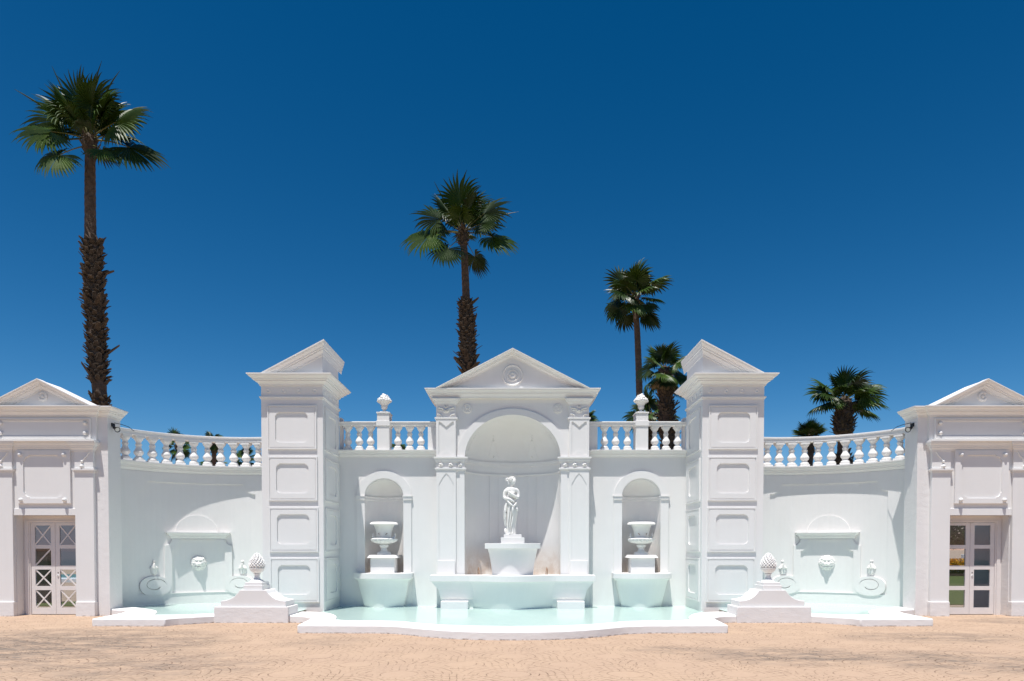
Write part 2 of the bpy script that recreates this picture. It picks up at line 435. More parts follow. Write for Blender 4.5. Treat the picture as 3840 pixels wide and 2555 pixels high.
def arch_wall(mb, x0, x1, z0, z1, y, cx, a, zs, r, zb, n=24):
    """front face with an arched opening; the opening's sill at zb"""
    def q(*p): mb.f([mb.v((u, y, v)) for u, v in p])
    q((x0, z0), (cx-a, z0), (cx-a, zs), (x0, zs)); q((cx+a, z0), (x1, z0), (x1, zs), (cx+a, zs))
    if zb > z0: q((cx-a, z0), (cx+a, z0), (cx+a, zb), (cx-a, zb))
    q((x0, zs), (cx-a, zs), (cx-a, z1), (x0, z1)); q((cx+a, zs), (x1, zs), (x1, z1), (cx+a, z1))
    for i in range(n):
        t0, t1 = math.pi*i/n, math.pi*(i+1)/n
        A = (cx+a*math.cos(t0), zs+r*math.sin(t0)); B = (cx+a*math.cos(t1), zs+r*math.sin(t1))
        q(A, (A[0], z1), (B[0], z1), B)
def niche(mb, y, cx, a, D, zs, r, zb, n=28):
    rows = []
    for z in (zb, (zb+zs)/2, zs): rows.append([(cx+a*math.cos(t_), y+D*math.sin(t_), z) for t_ in [math.pi*i/n for i in range(n+1)]])
    for k in range(1, 12):
        ph = math.pi/2*k/12
        rows.append([(cx+a*math.cos(t_)*math.cos(ph), y+D*math.sin(t_)*math.cos(ph), zs+r*math.sin(ph)) for t_ in [math.pi*i/n for i in range(n+1)]])
    V = mb.rows(rows, False, False, caps=False)
    top = mb.v((cx, y, zs+r))
    for i in range(n): mb.f([V[-1][i], V[-1][i+1], top])
    floor = [mb.v((cx+a*math.cos(math.pi*i/n), y+D*math.sin(math.pi*i/n), zb)) for i in range(n+1)]
    mb.f(floor)
def archivolt(mb, y, cx, a, r, a2, r2, zs, th, n=28):
    i_ = [(cx+a*math.cos(math.pi*k/n), zs+r*math.sin(math.pi*k/n)) for k in range(n+1)]
    o_ = [(cx+a2*math.cos(math.pi*k/n), zs+r2*math.sin(math.pi*k/n)) for k in range(n+1)]
    rows = [[(p[0], y, p[1]), (p[0], y-th, p[1]), (q[0], y-th, q[1]), (q[0], y, q[1])] for p, q in zip(i_, o_)]
    mb.rows(rows, True, False)

# =================================================================== GROUND
g = MB()
xs = [-400, -60, -20, 20, 60, 400]; ys = [-300, -40, -5, 16, 40, 100, 600]
V = [[g.v((x, y, 0)) for x in xs] for y in ys]
for j in range(len(ys)-1):
    for i in range(len(xs)-1): g.f([V[j][i], V[j][i+1], V[j+1][i+1], V[j+1][i]])
tag(build(g, 'ground', 'ground'), kind='structure')

mb = MB(); mb.box(-60, 60, -60, 2.0, -.01, .02); tag(build(mb, 'lawn', 'grass', loc=(0, -20, 0)), kind='structure')  # unseen dark grass out of frame, added to cut bounce onto the walls
# =================================================================== POOLS AND CURBS
CZ = .155
def P(px, py, z=CZ): return G(px, py, z)
def smooth_pts(pts, n=5):
    """Catmull-Rom through pts"""
    out = []; L = [pts[0]]+pts+[pts[-1]]
    for i in range(1, len(L)-2):
        p0, p1, p2, p3 = [Vector(q) for q in L[i-1:i+3]]
        for k in range(n):
            t_ = k/n
            out.append(tuple(.5*((2*p1)+(p2-p0)*t_+(2*p0-5*p1+4*p2-p3)*t_*t_+(3*p1-p0-3*p2+p3)*t_**3)))
    out.append(pts[-1]); return out
# main pool curb (left half in photo measures, mirrored)
PEDX0, PEDX1, PEDY0, PEDY1 = -6.385, -4.80, 14.56, 15.26
oL = smooth_pts([(-4.82, 14.63), (-4.46, 14.50), (-4.16, 14.12)], 4)
corner = (-4.05, 12.80)
front = smooth_pts([(-2.55, 12.76), (-2.1, 12.62), (-1.5, 12.2), (-.8, 11.88), (0, 11.80)], 5)
outer_half = oL+[corner]+front
iL = smooth_pts([(-4.82, 15.55), (-4.35, 15.40), (-4.0, 15.05), (-3.73, 14.45), (-3.62, 13.85)], 4)
ifront = [(-3.3, 13.62)]+smooth_pts([(-2.62, 13.60), (-2.15, 13.45), (-1.55, 13.0), (-.8, 12.72), (0, 12.65)], 5)
inner_half = iL+ifront
mir = lambda L: [(-x, y) for x, y in reversed(L)]
outer = outer_half+mir(outer_half)[1:]; inner = inner_half+mir(inner_half)[1:]
mb = MB(); mb.plan([outer+list(reversed(inner))], -.02, CZ)
o = build(mb, 'pool_curb', 'curb', loc=(0, 12.6, 0), bevel=.022, smooth=True)
tag(o, 'white painted curb bowing out round the front of the large middle pool', 'curb', 'white curbs round the pools')
wl = MB(); wl.plan([[(-4.6, 15.30), (-4.0, 15.2), (-3.6, 13.8), (-2.6, 13.5), (-1.5, 12.9), (0, 12.5), (1.5, 12.9), (2.6, 13.5), (3.6, 13.8), (4.0, 15.2), (4.6, 15.30), (4.6, 18.1), (1.4, 18.1), (-1.4, 18.1), (-4.6, 18.1)]], .055, .07)
tag(build(wl, 'pool_water', 'water', loc=(0, 15, .06)), kind='structure')
dr = MB(); dr.lathe([(.0, 0), (.17, 0), (.17, .004), (0, .004)], (-.17, 13.35, .0705), 24, sy=.5)
tag(build(dr, 'drain_cover', flat('drain_cover', (.30, .42, .38), .5), loc=(-.17, 13.35, .07)), 'small oval drain cover in the middle pool near the curb', 'drain cover')
for s in (1, -1):
    o_ = smooth_pts([(-9.70, 16.62), (-9.52, 16.15), (-9.0, 15.85), (-8.72, 15.15)], 4)+[(-8.62, 13.95), (-7.10, 13.90)]+smooth_pts([(-6.98, 14.15), (-6.7, 14.36), (-6.36, 14.62)], 4)
    i_ = smooth_pts([(-6.36, 15.2), (-6.7, 15.1), (-7.1, 14.82)], 3)+smooth_pts([(-7.8, 14.80), (-7.88, 15.0), (-8.22, 15.75), (-8.75, 16.3), (-9.35, 16.75), (-9.70, 16.80)], 4)
    mb = MB(); mb.plan([o_+i_], -.02, CZ)
    o = build(mb, 'pool_curb', 'curb', loc=(-8, 15, 0), flip=s, bevel=.022, smooth=True)
    tag(o, 'white painted curb of the side pool at the %s' % ('left, by the doors with crossed bars' if s > 0 else 'right, by the doors with plain panes'), 'curb', 'white curbs round the pools')
    wl = MB(); wl.plan([[(-9.9, 16.4), (-8.5, 15.9), (-7.85, 14.9), (-6.4, 15.0), (-5.0, 15.1), (-5.0, 18.8), (-9.9, 18.8)]], .105, .12)
    tag(build(wl, 'side_pool_water', 'water', loc=(-8, 16, .1), flip=s), kind='structure')

# =================================================================== PINE CONE PEDESTALS
for s in (1, -1):
    nm = 'left' if s > 0 else 'right'
    o = empty('finial_pedestal', (-5.59, 14.9, 0), 'white stepped pedestal with concave shoulders, %s of the middle pool' % nm, 'pedestal', 'pedestals flanking the pool', s)
    mb = MB(); mb.box(PEDX0, PEDX1, PEDY0, PEDY1, -.02, .345); build(mb, 'base_block', 'white_dirty', o, s, .012)
    # concave shoulders
    x0, x1 = -6.26, -4.865
    L = [(x0, .346), (x1, .346), (x1, .465)]
    c_ = [(-4.97, .475), (-5.08, .505), (-5.17, .56), (-5.24, .63), (-5.285, .70)]
    L += c_+[(-5.845, .70), (-5.90, .63), (-5.965, .56), (-6.06, .505), (-6.16, .475), (x0, .465)]
    mb = MB(); mb.plate([L], PEDY0+.05, PEDY1-.05); build(mb, 'shoulder', 'white', o, s, .008)
    mb = MB(); mb.box(-5.79, -5.38, 14.66, 15.16, .701, .80); mb.box(-5.77, -5.40, 14.69, 15.13, .80, .86); build(mb, 'plinth', 'white', o, s, .008)
    t_ = empty('pinecone_finial', (-5.585, 14.91, .86), 'white stone pinecone on a stemmed cup, on the pedestal %s of the middle pool' % nm, 'finial', 'stone pinecones on the pedestals', s); t_.scale = (.90, .90, .93)
    c = (-5.585, 14.91, .861)
    mb = MB(); mb.lathe([(0, 0), (.17, 0), (.17, .015), (.15, .03), (.13, .05), (.085, .062), (.075, .08), (.058, .13), (.065, .175), (.083, .185), (.083, .20), (.06, .205), (0, .205)], c, 28); build(mb, 'stem', 'stone', t_, s, smooth=True)
    mb = MB(); mb.lathe([(0, .205), (.075, .207), (.12, .235), (.155, .275), (.172, .31), (.182, .312), (.182, .328), (0, .33)], c, 40, flute=16, fl=.05, f0=.22, f1=.3); build(mb, 'cup', 'stone', t_, s, smooth=True)
    mb = MB(); body = [(.0, .329), (.165, .33), (.178, .37), (.176, .42), (.160, .48), (.13, .54), (.09, .60), (.045, .65), (.01, .685), (0, .69)]
    mb.lathe([(r*.93, z) for r, z in body], c, 24)
    def rad(z):
        for (r0, z0), (r1, z1) in zip(body[1:], body[2:]):
            if z0 <= z <= z1: return r0+(r1-r0)*(z-z0)/(z1-z0)
        return .005
    nr = 10
    for k in range(nr):
        z = .345+.033*k; rr = rad(z); n = max(5, int(15*(rr/.178)**.8)); hh = .045
        for i in range(n):
            a = 2*math.pi*(i+.5*(k % 2))/n; wv = math.pi*rr/n*1.04
            ca, sa = math.cos(a), math.sin(a); tx, ty = -sa, ca
            def pt(u, out, dz): return (c[0]+ca*(rr+out)+tx*u, c[1]+sa*(rr+out)+ty*u, c[2]+z+dz)
            r2 = rad(z+hh)-rr
            v = [mb.v(pt(-wv, -.01, 0)), mb.v(pt(0, .002, -.014)), mb.v(pt(wv, -.01, 0)), mb.v(pt(0, r2-.004, hh)), mb.v(pt(0, .024, .016))]
            for q in ((0, 1, 4), (1, 2, 4), (2, 3, 4), (3, 0, 4)): mb.f([v[i_] for i_ in q])
    build(mb, 'cone', 'stone', t_, s, recalc=False)

# =================================================================== TOWERS
TF, TB = 16.5, 18.0
TXL, TXR = (977-CX)/F*TF, -4.57
def tz(zoomy, s=1.34, y0=1230, Y=TF): return WZ(y0+zoomy/s, Y)
TXL = WX(900+110/1.34, 1900, TF); TXR = -4.565
ztop = tz(225, Y=TF-.25); zc0 = tz(291); zf0, zf1 = tz(357), tz(345)
def octo(x0, x1, z0, z1, r=.075): return notched(x0, x1, z0, z1, r, .22, 4, concave=False)
for s in (1, -1):
    nm = 'left' if s > 0 else 'right'
    T = empty('tower_pier', ((TXL+TXR)/2, TF+.75, 0), 'tall white square tower with stacked moulded panels and half pediment, %s of the central niche' % nm, 'tower', 'square towers flanking the middle pool', s)
    mb = MB(); mb.box(TXL, TXR, TF, TB+.02, -.02, zc0+.02); build(mb, 'shaft', 'white', T, s, .008)
    rectp = [(TXL, TF), (TXR, TF), (TXR, TB+.02), (TXL, TB+.02)]
    mb = MB(); mb.moulding(rectp, corn(.26, ztop-zc0), zc0+.001, True); mb.box(TXL-.2, TXR+.2, TF-.2, TB+.2, ztop-.04, ztop-.004)
    build(mb, 'cornice', 'white', T, s, smooth=True)
    mb = MB(); mb.moulding(rectp, fil(.035, zf1-zf0), zf0, True); build(mb, 'necking_band', 'white', T, s)
    px = [143, 219, 296, 375]
    for k in range(4):
        cx_ = WX(900+px[k]/1.34, 1467, TF); cz_ = tz(317)
        mb = MB(); mb.lathe([(.052, 0), (.052, .012), (.040, .020), (.028, .012), (.022, .008), (0, .006)], (0, 0, 0), 20)
        mb.xf(Matrix.Translation((cx_, TF-.0, cz_)) @ Matrix.Rotation(R(90), 4, 'X')); build(mb, 'roundel', 'white', T, s, smooth=True)
        y_ = TF+.22+k*.36
        mb = MB(); mb.lathe([(.052, 0), (.052, .012), (.040, .020), (.028, .012), (.022, .008), (0, .006)], (0, 0, 0), 20)
        mb.xf(Matrix.Translation((TXR, y_, cz_)) @ Matrix.Rotation(R(90), 4, 'Y')); build(mb, 'roundel', 'white', T, s, smooth=True)
    zz = [(390, 610, 425, 578), (648, 868, 682, 832), (903, 1125, 937, 1088), (1157, 1378, 1192, 1340)]
    for i, (a0, a1, b0, b1) in enumerate(zz):
        z1, z0 = tz(a0), tz(a1); u1, u0 = tz(b0), tz(b1)
        sh = i*2.5
        xa, xb = WX(900+(142+sh)/1.34, 1800, TF), WX(900+(387+sh*1.1)/1.34, 1800, TF)
        ia, ib = WX(900+(181+sh)/1.34, 1800, TF), WX(900+(343+sh)/1.34, 1800, TF)
        mb = MB()
        mb.plate([rect(xa, xb, z0, z1), rect(xa+.028, xb-.028, z0+.028, z1-.028)], TF-.034, TF)
        mb.plate([rect(xa+.0285, xb-.0285, z0+.0285, z1-.0285), rect(xa+.05, xb-.05, z0+.05, z1-.05)], TF-.020, TF)
        mb.plate([rect(xa+.0505, xb-.0505, z0+.0505, z1-.0505), octo(ia, ib, u0, u1)], TF-.029, TF)
        build(mb, 'panel', 'white', T, s)
        # inner side face of the shaft
        mb = MB(); ya, yb = TF+.13, TB-.08; ja, jb = TF+.40, TB-.36
        mb.side([rect(ya, yb, z0, z1), rect(ya+.028, yb-.028, z0+.028, z1-.028)], TXR+.034, TXR)
        mb.side([rect(ya+.0285, yb-.0285, z0+.0285, z1-.0285), rect(ya+.05, yb-.05, z0+.05, z1-.05)], TXR+.020, TXR)
        mb.side([rect(ya+.0505, yb-.0505, z0+.0505, z1-.0505), octo(ja, jb, u0, u1)], TXR+.029, TXR)
        build(mb, 'panel', 'chip' if i >= 2 else 'white', T, s)
    # half pediment
    PF = TF
    zb_ = ztop-.004
    xl = TXL-.12
    sl = .525; x_st = -5.47; zap = zb_+sl*(TXR-x_st)          # underside of rake at the corner
    mb = MB(); mb.plate([[(x_st, zb_), (TXR, zb_), (TXR, zap+.03)]], PF, TB-.02); build(mb, 'tympanum', 'white', T, s)
    hk = .25
    k_ = 1/math.cos(math.atan(sl))
    mb = MB()
    mb.rake([(x_st, zb_), (TXR, zap)], corn(.215, hk), sl, PF, inner=1, yb=TB+.28)
    build(mb, 'raking_cornice', 'white', T, s, smooth=True)
    mb = MB(); mb.plate([[(x_st-hk*k_/sl*1.0, zb_+.001), (x_st, zb_+.001), (TXR+.01, zap+.0), (TXR+.01, zap+hk*k_-.01)]], PF-.02, TB+.0)
    build(mb, 'pediment_roof', 'white', T, s)

# =================================================================== MAIN WALL WITH URN NICHES
WL = 18.0
NX = WX(1441, 1900, WL); NA = 116.5/1.616*WL/F; NA2 = 165/1.616*WL/F
NZS = WZ(1430+702/1.616, WL); NR = WZ(1430+597/1.616, WL)-NZS; NR2 = WZ(1430+553/1.616, WL)-NZS
ZCT = WZ(1430+415/1.616, WL-.17); ZCB = WZ(1430+463/1.616, WL)
CBX = 1.97          # half width of the middle block
BASZ = WZ(1430+1163/1.616, 17.6)
for s in (1, -1):
    nm = 'left' if s > 0 else 'right'
    T = empty('niche_wall', (-3.3, WL, 0), 'white parapet wall with an arched urn niche, between the central niche and the %s tower' % nm, 'wall', 'walls holding the urn niches', s)
    mb = MB(); arch_wall(mb, TXR-.3, -CBX+.3, -.05, ZCB+.02, WL, NX, NA, NZS, NR, BASZ-.05)
    mb.box(TXR-.3, -CBX+.3, 18.75, 18.8, -.05, ZCB); mb.box(TXR-.3, -CBX+.3, WL+.02, 18.8, ZCT-.03, ZCT-.006)
    build(mb, 'wall', 'white', T, s, recalc=False)
    mb = MB(); niche(mb, WL, NX, NA, .56, NZS, NR, BASZ-.05); build(mb, 'niche', 'niche', T, s, smooth=True, recalc=False)
    mb = MB(); archivolt(mb, WL, NX, NA, NR, NA2, NR2, NZS+.035, .045)
    mb.box(NX-NA2, NX-NA, WL-.035, WL, .0, NZS-.07); mb.box(NX+NA, NX+NA2, WL-.035, WL, .0, NZS-.07)
    build(mb, 'niche_surround', 'white', T, s, smooth=True)
    mb = MB()
    for a_, b_ in ((NX-NA2-.015, NX-NA+.0), (NX+NA, NX+NA2+.015)):
        mb.box(a_, b_, WL-.06, WL, NZS-.07, NZS+.035); mb.box(a_-.01, b_+.01, WL-.075, WL, NZS+.012, NZS+.036)
    n = 24; rows = []
    for k in range(n+1):
        a = math.pi*k/n
        rows.append([(NX+(NA-d)*math.cos(a), WL+.0+(.56-d)*math.sin(a), z) for d, z in ((0, NZS-.07), (.014, NZS-.06), (.014, NZS+.0), (.028, NZS+.01), (.028, NZS+.035), (0, NZS+.036))])
    mb.rows(rows, True, False)
    build(mb, 'impost_band', 'white', T, s)
    mb = MB(); mb.moulding([(TXR-.05, WL), (-CBX+.05, WL)], corn(.175, ZCT-ZCB), ZCB); build(mb, 'cornice', 'white', T, s, smooth=True)

# =================================================================== MIDDLE BLOCK WITH THE LARGE NICHE
YB, YP = 17.74, 17.665
def bz(zy, Y=YB): return WZ(1270+zy/1.352, Y)
def bx(zx, Y=YB): return (zx-503)/1.352*Y/F
zs_, ztopi = bz(607), bz(388); a_n = bx(745); r_n = ztopi-zs_
a_o = bx(784); r_o = bz(357)-zs_
ZB0 = bz(305); ZB1 = bz(249, YP-.2)
BAS = bz(1203, 16.9)
T = empty('central_niche_block', (0, YB, 0), 'white central block with a tall shell headed niche between paneled pilasters under a triangular pediment', 'monument')
mb = MB(); arch_wall(mb, -CBX+.02, CBX-.02, -.05, ZB0+.01, YB, 0, a_n, zs_, r_n, BAS-.05)
for s in (1, -1):
    mb.f([mb.v(q) for q in ((s*(CBX-.02), YB, -.05), (s*(CBX-.02), 19.2, -.05), (s*(CBX-.02), 19.2, ZB0+.01), (s*(CBX-.02), YB, ZB0+.01))])
mb.box(-CBX+.02, CBX-.02, 19.16, 19.2, -.05, ZB0)
mb.box(-CBX+.02, CBX-.02, YB+.02, 19.2, ZB0-.05, ZB0)
build(mb, 'wall', 'white', T, recalc=False)
DN = 1.03
mb = MB(); niche(mb, YB, 0, a_n, DN, zs_, r_n, BAS-.05, 40); build(mb, 'niche', 'niche', T, smooth=True, recalc=False)
mb = MB(); archivolt(mb, YB, 0, a_n, r_n, a_o, r_o, zs_, .045, 40); build(mb, 'archivolt', 'white', T, smooth=True)
# bands round the niche
for (za, zb2, d) in ((605, 618, .03), (618, 627, .018), (668, 676, .025)):
    z1, z0 = bz(za), bz(zb2); rows = []
    for k in range(41):
        a = math.pi*k/40
        rows.append([((a_n-q)*math.cos(a), YB+(DN-q)*math.sin(a), z) for q, z in ((0, z0), (d, z0), (d, z1), (0, z1))])
    mb = MB(); mb.rows(rows, True, False); build(mb, 'niche_band', 'white', T)
# narrow ribs and outlined bell drops inside the niche
def nch(x, z, off=.0):
    """point on the inside of the niche at horizontal angle from x and height z"""
    if z <= zs_: c_ = 1; 
    else: c_ = math.sqrt(max(0, 1-((z-zs_)/r_n)**2))
    u = max(-1, min(1, x/(a_n*c_)))
    return Vector((x, YB+DN*c_*math.sqrt(1-u*u)-off, z))
for s in (1, -1):
    for xx in (385, 430):
        X_ = abs(bx(xx, YB+.95))
        mb = MB(); mb.box(-.006, .006, -.012, .006, 0, 1); mb.xf(Matrix.Translation((s*X_, nch(s*X_, 2).y, BAS-.05)) @ Matrix.Diagonal((1, 1, bz(676)-BAS+.05, 1))); build(mb, 'niche_rib', 'white', T)
    xc = abs(bx(407, YB+.9)); zb3 = bz(617, YB+1.0); zt3 = bz(492, YB+.75)
    Hh = zt3-zb3
    pts = [(-.15, 0), (-.15, .12), (-.12, .2), (-.085, .38), (-.06, .6), (-.05, .72), (0, .74)]
    for q in (1, -1):
        mb = MB(); mb.tube([nch(s*xc+q*a, zb3+b_*Hh, .003) for a, b_ in pts], .006, 6); build(mb, 'niche_drop', 'white', T)
    for b_, rr in ((.78, .03), (.88, .025), (.97, .022), (.12, .03)):
        mb = MB(); mb.lathe([(0, -rr), (rr*.7, -rr*.7), (rr, 0), (rr*.7, rr*.7), (0, rr)], nch(s*xc, zb3+b_*Hh, .0), 10); build(mb, 'niche_bead', 'white', T, smooth=True)
    pts = [(.10+.0*k, 0) for k in range(2)]
    edge = [(.97, .10), (.93, .25), (.86, .36), (.80, .46)]
    mb = MB()
    mb.tube([nch(s*a_n*a*math.sqrt(1-b_*b_)*1.0, zs_+b_*r_n, .004) for a, b_ in ((.975, .08), (.965, .16), (.96, .3), (.955, .42))], .007, 6); build(mb, 'niche_drop', 'white', T)
    mb = MB()
    for b_ in (.50, .57, .64): mb.lathe([(0, -.02), (.018, -.01), (.022, 0), (.018, .01), (0, .02)], nch(s*a_n*.95*math.sqrt(1-b_*b_), zs_+b_*r_n, .0), 8)
    build(mb, 'niche_bead', 'white', T, smooth=True)
    mb = MB(); z0, z1 = bz(660, YB+1), bz(634, YB+1); mb.relief(s*xc, (z0+z1)/2, .12, .12, nch(s*xc, 3).y+.01, lambda u, v: .02*(1-u*u)*(1-v*v)+.006, 8); build(mb, 'niche_rosette', 'white', T)
# pilasters
def chevron_panel(x0, x1, z0, z1, mid, up=True):
    xm = (x0+x1)/2
    return [(x0, z0), (x0+.0, z0), (xm, z0+.13), (x1, z0), (x1, z1), (xm, z1-.13), (x0, z1)][1:]
for s in (1, -1):
    xo, xi = CBX, bx(503+285, YP)
    PZT = bz(335)
    mb = MB(); mb.box(xi, xo, YP, 19.0 if 0 else YB+.02, -.04, ZB0-.002)
    build(mb, 'pilaster', 'white', T, s, .006)
    pl = [(xi, YB), (xi, YP), (xo, YP), (xo, YB+.6)]; pl = [(-x, y) for x, y in pl][::-1] if 0 else pl
    # capital mouldings, neck bands and frieze bands wrap the pilaster
    def wrap(zy0, zy1, pr, mat='white', name='capital_band', inner_to=None):
        z1, z0 = bz(zy0, YP), bz(zy1, YP)
        x_in = inner_to if inner_to is not None else xi
        m_ = MB()
        if inner_to is None: path = [(xi, YB), (xi, YP), (xo, YP), (xo, YB+.9)]
        else: path = [(x_in, YB), (x_in, YB-.05), (xi-.03, YB-.05), (xi-.03, YP), (xo, YP), (xo, YB+.9)]
        m_.moulding(path, pr(z1-z0), z0); build(m_, name, mat, T, s)
    wrap(305, 336, lambda h: corn(.10, h), name='abacus')
    wrap(400, 413, lambda h: fil(.035, h))
    mb = MB(); xc = (xi+xo)/2; z1, z0 = bz(340, YP), bz(398, YP); hw = (xo-xi)/2-.03
    def palm(u, v):
        h = 0
        r_ = math.hypot(u*1.0, (v-.05)*1.4)
        h = max(h, .05*max(0, 1-(r_/.42)**2)*(1+.5*math.cos(9*math.atan2(v, u+1e-6))))
        yb_ = .25+.45*abs(u)
        if .15 < abs(u) < .88: h = max(h, .04*max(0, 1-((v-yb_)/.14)**2))
        if .2 < abs(u) < .9: h = max(h, .022*max(0, 1-((v-.22)/.06)**2))
        r2 = math.hypot(u*1.5, v-.95); h = max(h, .035*max(0, 1-((r2-.22)/.12)**2), .03*max(0, 1-(r2/.1)**2))
        r3 = math.hypot((abs(u)-.88)*1.1, v+.9); h = max(h, .035*max(0, 1-((r3-.42)/.1)**2))
        return h-.002
    mb.relief(xc, (z0+z1)/2, 2*hw, z1-z0, YP-.001, palm, 40); build(mb, 'capital_carving', 'stone', T, s, smooth=True)
    # sunk panels drawn by a raised frame
    xa, xb = xc-bx(503+38, YP), xc+bx(503+38, YP)
    zt, zb4 = bz(422, YP), bz(590, YP)
    m_ = (xa+xb)/2
    hole = [(xa, zb4), (xa+.04, zb4), (m_, zb4+.13), (xb-.04, zb4), (xb, zb4), (xb, zt), (xb-.04, zt), (m_, zt-.13), (xa+.04, zt), (xa, zt)]
    mb = MB(); mb.plate([rect(xi+.012, xo-.0, bz(600, YP), bz(413, YP)), hole], YP-.022, YP); build(mb, 'upper_pilaster_panel', 'white', T, s)
    zt, zb4 = bz(680, YP), bz(1128, YP)
    hole = [(xa, zb4), (xb, zb4), (xb, zt-.30), (xb-.03, zt-.24)]+[(m_+.18-.18*k/5-.02, zt-.24+.22*math.sin(math.pi/2*k/5)) for k in range(5)]+[(m_, zt)]+[(m_-.18+.18*(5-k)/5*0+.02-.0, zt-.24+.0) for k in range(0)]+[(m_-.16+.18*(4-k)/5-.0 if 0 else m_-(.16-.18*(4-k)/5), zt-.24+.22*math.sin(math.pi/2*(4-k)/5)) for k in range(0, 5)]+[(xa+.03, zt-.24), (xa, zt-.30)]
    mb = MB(); mb.plate([rect(xi+.012, xo-.0, bz(1190, YP)-.2, bz(668, YP)), hole], YP-.012, YP); build(mb, 'lower_pilaster_panel', 'white', T, s)
    mb = MB(); mb.box(xa-.03, xb+.03, YP-.06, YP, BAS-.1, bz(1126, YP)); build(mb, 'pilaster_foot', 'white', T, s, .006)
    wrap(600, 612, lambda h: fil(.06, h), inner_to=a_n-.02)
    wrap(612, 626, lambda h: fil(.03, h), inner_to=a_n-.01)
    wrap(655, 668, lambda h: fil(.035, h), inner_to=a_n-.01)
    for k, xx in enumerate((xc+bx(503+27, YP), xc-bx(503+22, YP), bx(503+265, YB))):
        mb = MB(); yy = YP if k < 2 else YB-.05
        mb.relief(xx, bz(640, YP), .13, .12, yy, lambda u, v: (.045*(1-.35*math.cos(5*math.atan2(v, u+1e-6)))*(1-min(1, math.hypot(u, v))**3)), 14)
        build(mb, 'rosette', 'stone', T, s, smooth=True)
    mb = MB(); mb.box(a_n+.005, xi+.0, YB-.05, YB+.0, -.04, bz(606)); build(mb, 'jamb_strip', 'white', T, s)
    # medallions in the spandrels
    mb = MB(); R0 = bx(503+23); pr = [(R0, 0), (R0, .02), (R0*.85, .03), (R0*.72, .02), (R0*.6, .034), (R0*.5, .02), (R0*.25, .02), (R0*.2, .045), (0, .045)]
    mb.lathe(pr, (0, 0, 0), 32, flute=24, fl=.02); mb.xf(Matrix.Translation((bx(503+228), YB, bz(355))) @ Matrix.Rotation(R(90), 4, 'X')); build(mb, 'medallion', 'stone', T, s, smooth=True)
# main cornice and pediment
bl = [(-CBX-.11, 19.2), (-CBX-.11, YP-.02), (CBX+.11, YP-.02), (CBX+.11, 19.2)]
mb = MB(); mb.moulding(bl, corn(.165, ZB1-ZB0), ZB0); mb.box(-CBX-.2, CBX+.2, YP-.15, 19.2, ZB1-.05, ZB1-.004); mb.box(-CBX-.105, CBX+.105, YP-.015, 19.19, ZB0+.002, ZB1-.051); build(mb, 'cornice', 'white', T, smooth=True)
YT = YP+.0
zap = bz(94, YT); zb_ = ZB1-.004; xh = bx(503+315, YT)-.0; slp = None
xh = bx(503+318, YT); slp = (zap-zb_)/xh; k_ = 1/math.cos(math.atan(slp))
mb = MB(); mb.plate([[(-xh, zb_), (xh, zb_), (0, zap+.02)]], YT, 19.1); build(mb, 'tympanum', 'white', T)
hk = (bz(47, YT-.22)-zap)/k_
for s in (1, -1):
    mb = MB(); mb.rake([(-xh-.0, zb_), (0, zap)], corn(.22, hk), slp, YT); build(mb, 'raking_cornice', 'white', T, s, smooth=True)
e_ = hk*k_
mb = MB(); mb.plate([[(-xh-e_/slp, zb_+.001), (xh+e_/slp, zb_+.001), (0, zap+e_-.012)]], YT+.03, 19.18); build(mb, 'pediment_roof', 'white', T)
mb = MB(); R0 = bx(503+53, YT)
mb.lathe([(R0, 0), (R0, .018), (R0*.93, .03), (R0*.86, .018), (R0*.84, .012), (R0*.58, .012), (R0*.55, .03), (R0*.48, .03), (R0*.45, .012), (R0*.30, .012), (R0*.26, .05), (R0*.14, .055), (R0*.10, .04), (0, .04)], (0, 0, 0), 48)
mb.xf(Matrix.Translation((0, YT, bz(187, YT))) @ Matrix.Rotation(R(90), 4, 'X')); build(mb, 'pediment_medallion', 'stone', T, smooth=True)

# =================================================================== WALL BASINS
def basin(name, label, lipf, dep0, zt, zl, zb, half, half_b, group, cx=0, lip=.03, bow=.25, bowb=.18, flats=0, s=1):
    o = empty(name, (cx, WL, 0), label, 'basin', group, s)
    return o
def bowline(cx, hw, y0, bow, n=20, flat=0):
    pts = []
    for k in range(n+1):
        u = -1+2*k/n
        pts.append((cx+u*hw, y0-bow*max(0, 1-u*u)))
    return pts
for s in (1, -1):
    nm = 'left' if s > 0 else 'right'
    o = empty('wall_basin', (NX, WL, .6), 'white tapering wall basin below the %s urn niche, rising from the pool' % nm, 'basin', 'tapering basins on the wall', s)
    cx_ = NX+.015
    hw_t = 179/1.616*17.5/F; y0 = WL-.34; zt = BASZ; zl = BASZ-.145
    A = bowline(cx_, hw_t, y0, .30); Bk = [(cx_+hw_t, WL-.0), (cx_-hw_t, WL-.0)]
    mb = MB(); mb.plan([A+Bk], zl, zt)
    build(mb, 'rim', 'white', o, s, .008)
    ht, hb = hw_t-.03, .50
    rows = []
    for zz_, hw, bw, yy in ((.0, hb, .27, y0+.165), (.25, hb+.05, .27, y0+.14), (.55, hb+.115, .28, y0+.09), (.75, hb+.155, .29, y0+.05), (zl-.001, ht, .30, y0+.03)):
        rows.append([(x, y, zz_) for x, y in bowline(cx_, hw, yy, bw)+[(cx_+hw, WL-.001), (cx_-hw, WL-.001)]])
    mb = MB(); mb.rows(rows, True, False); build(mb, 'bowl', 'basin', o, s, smooth=True)
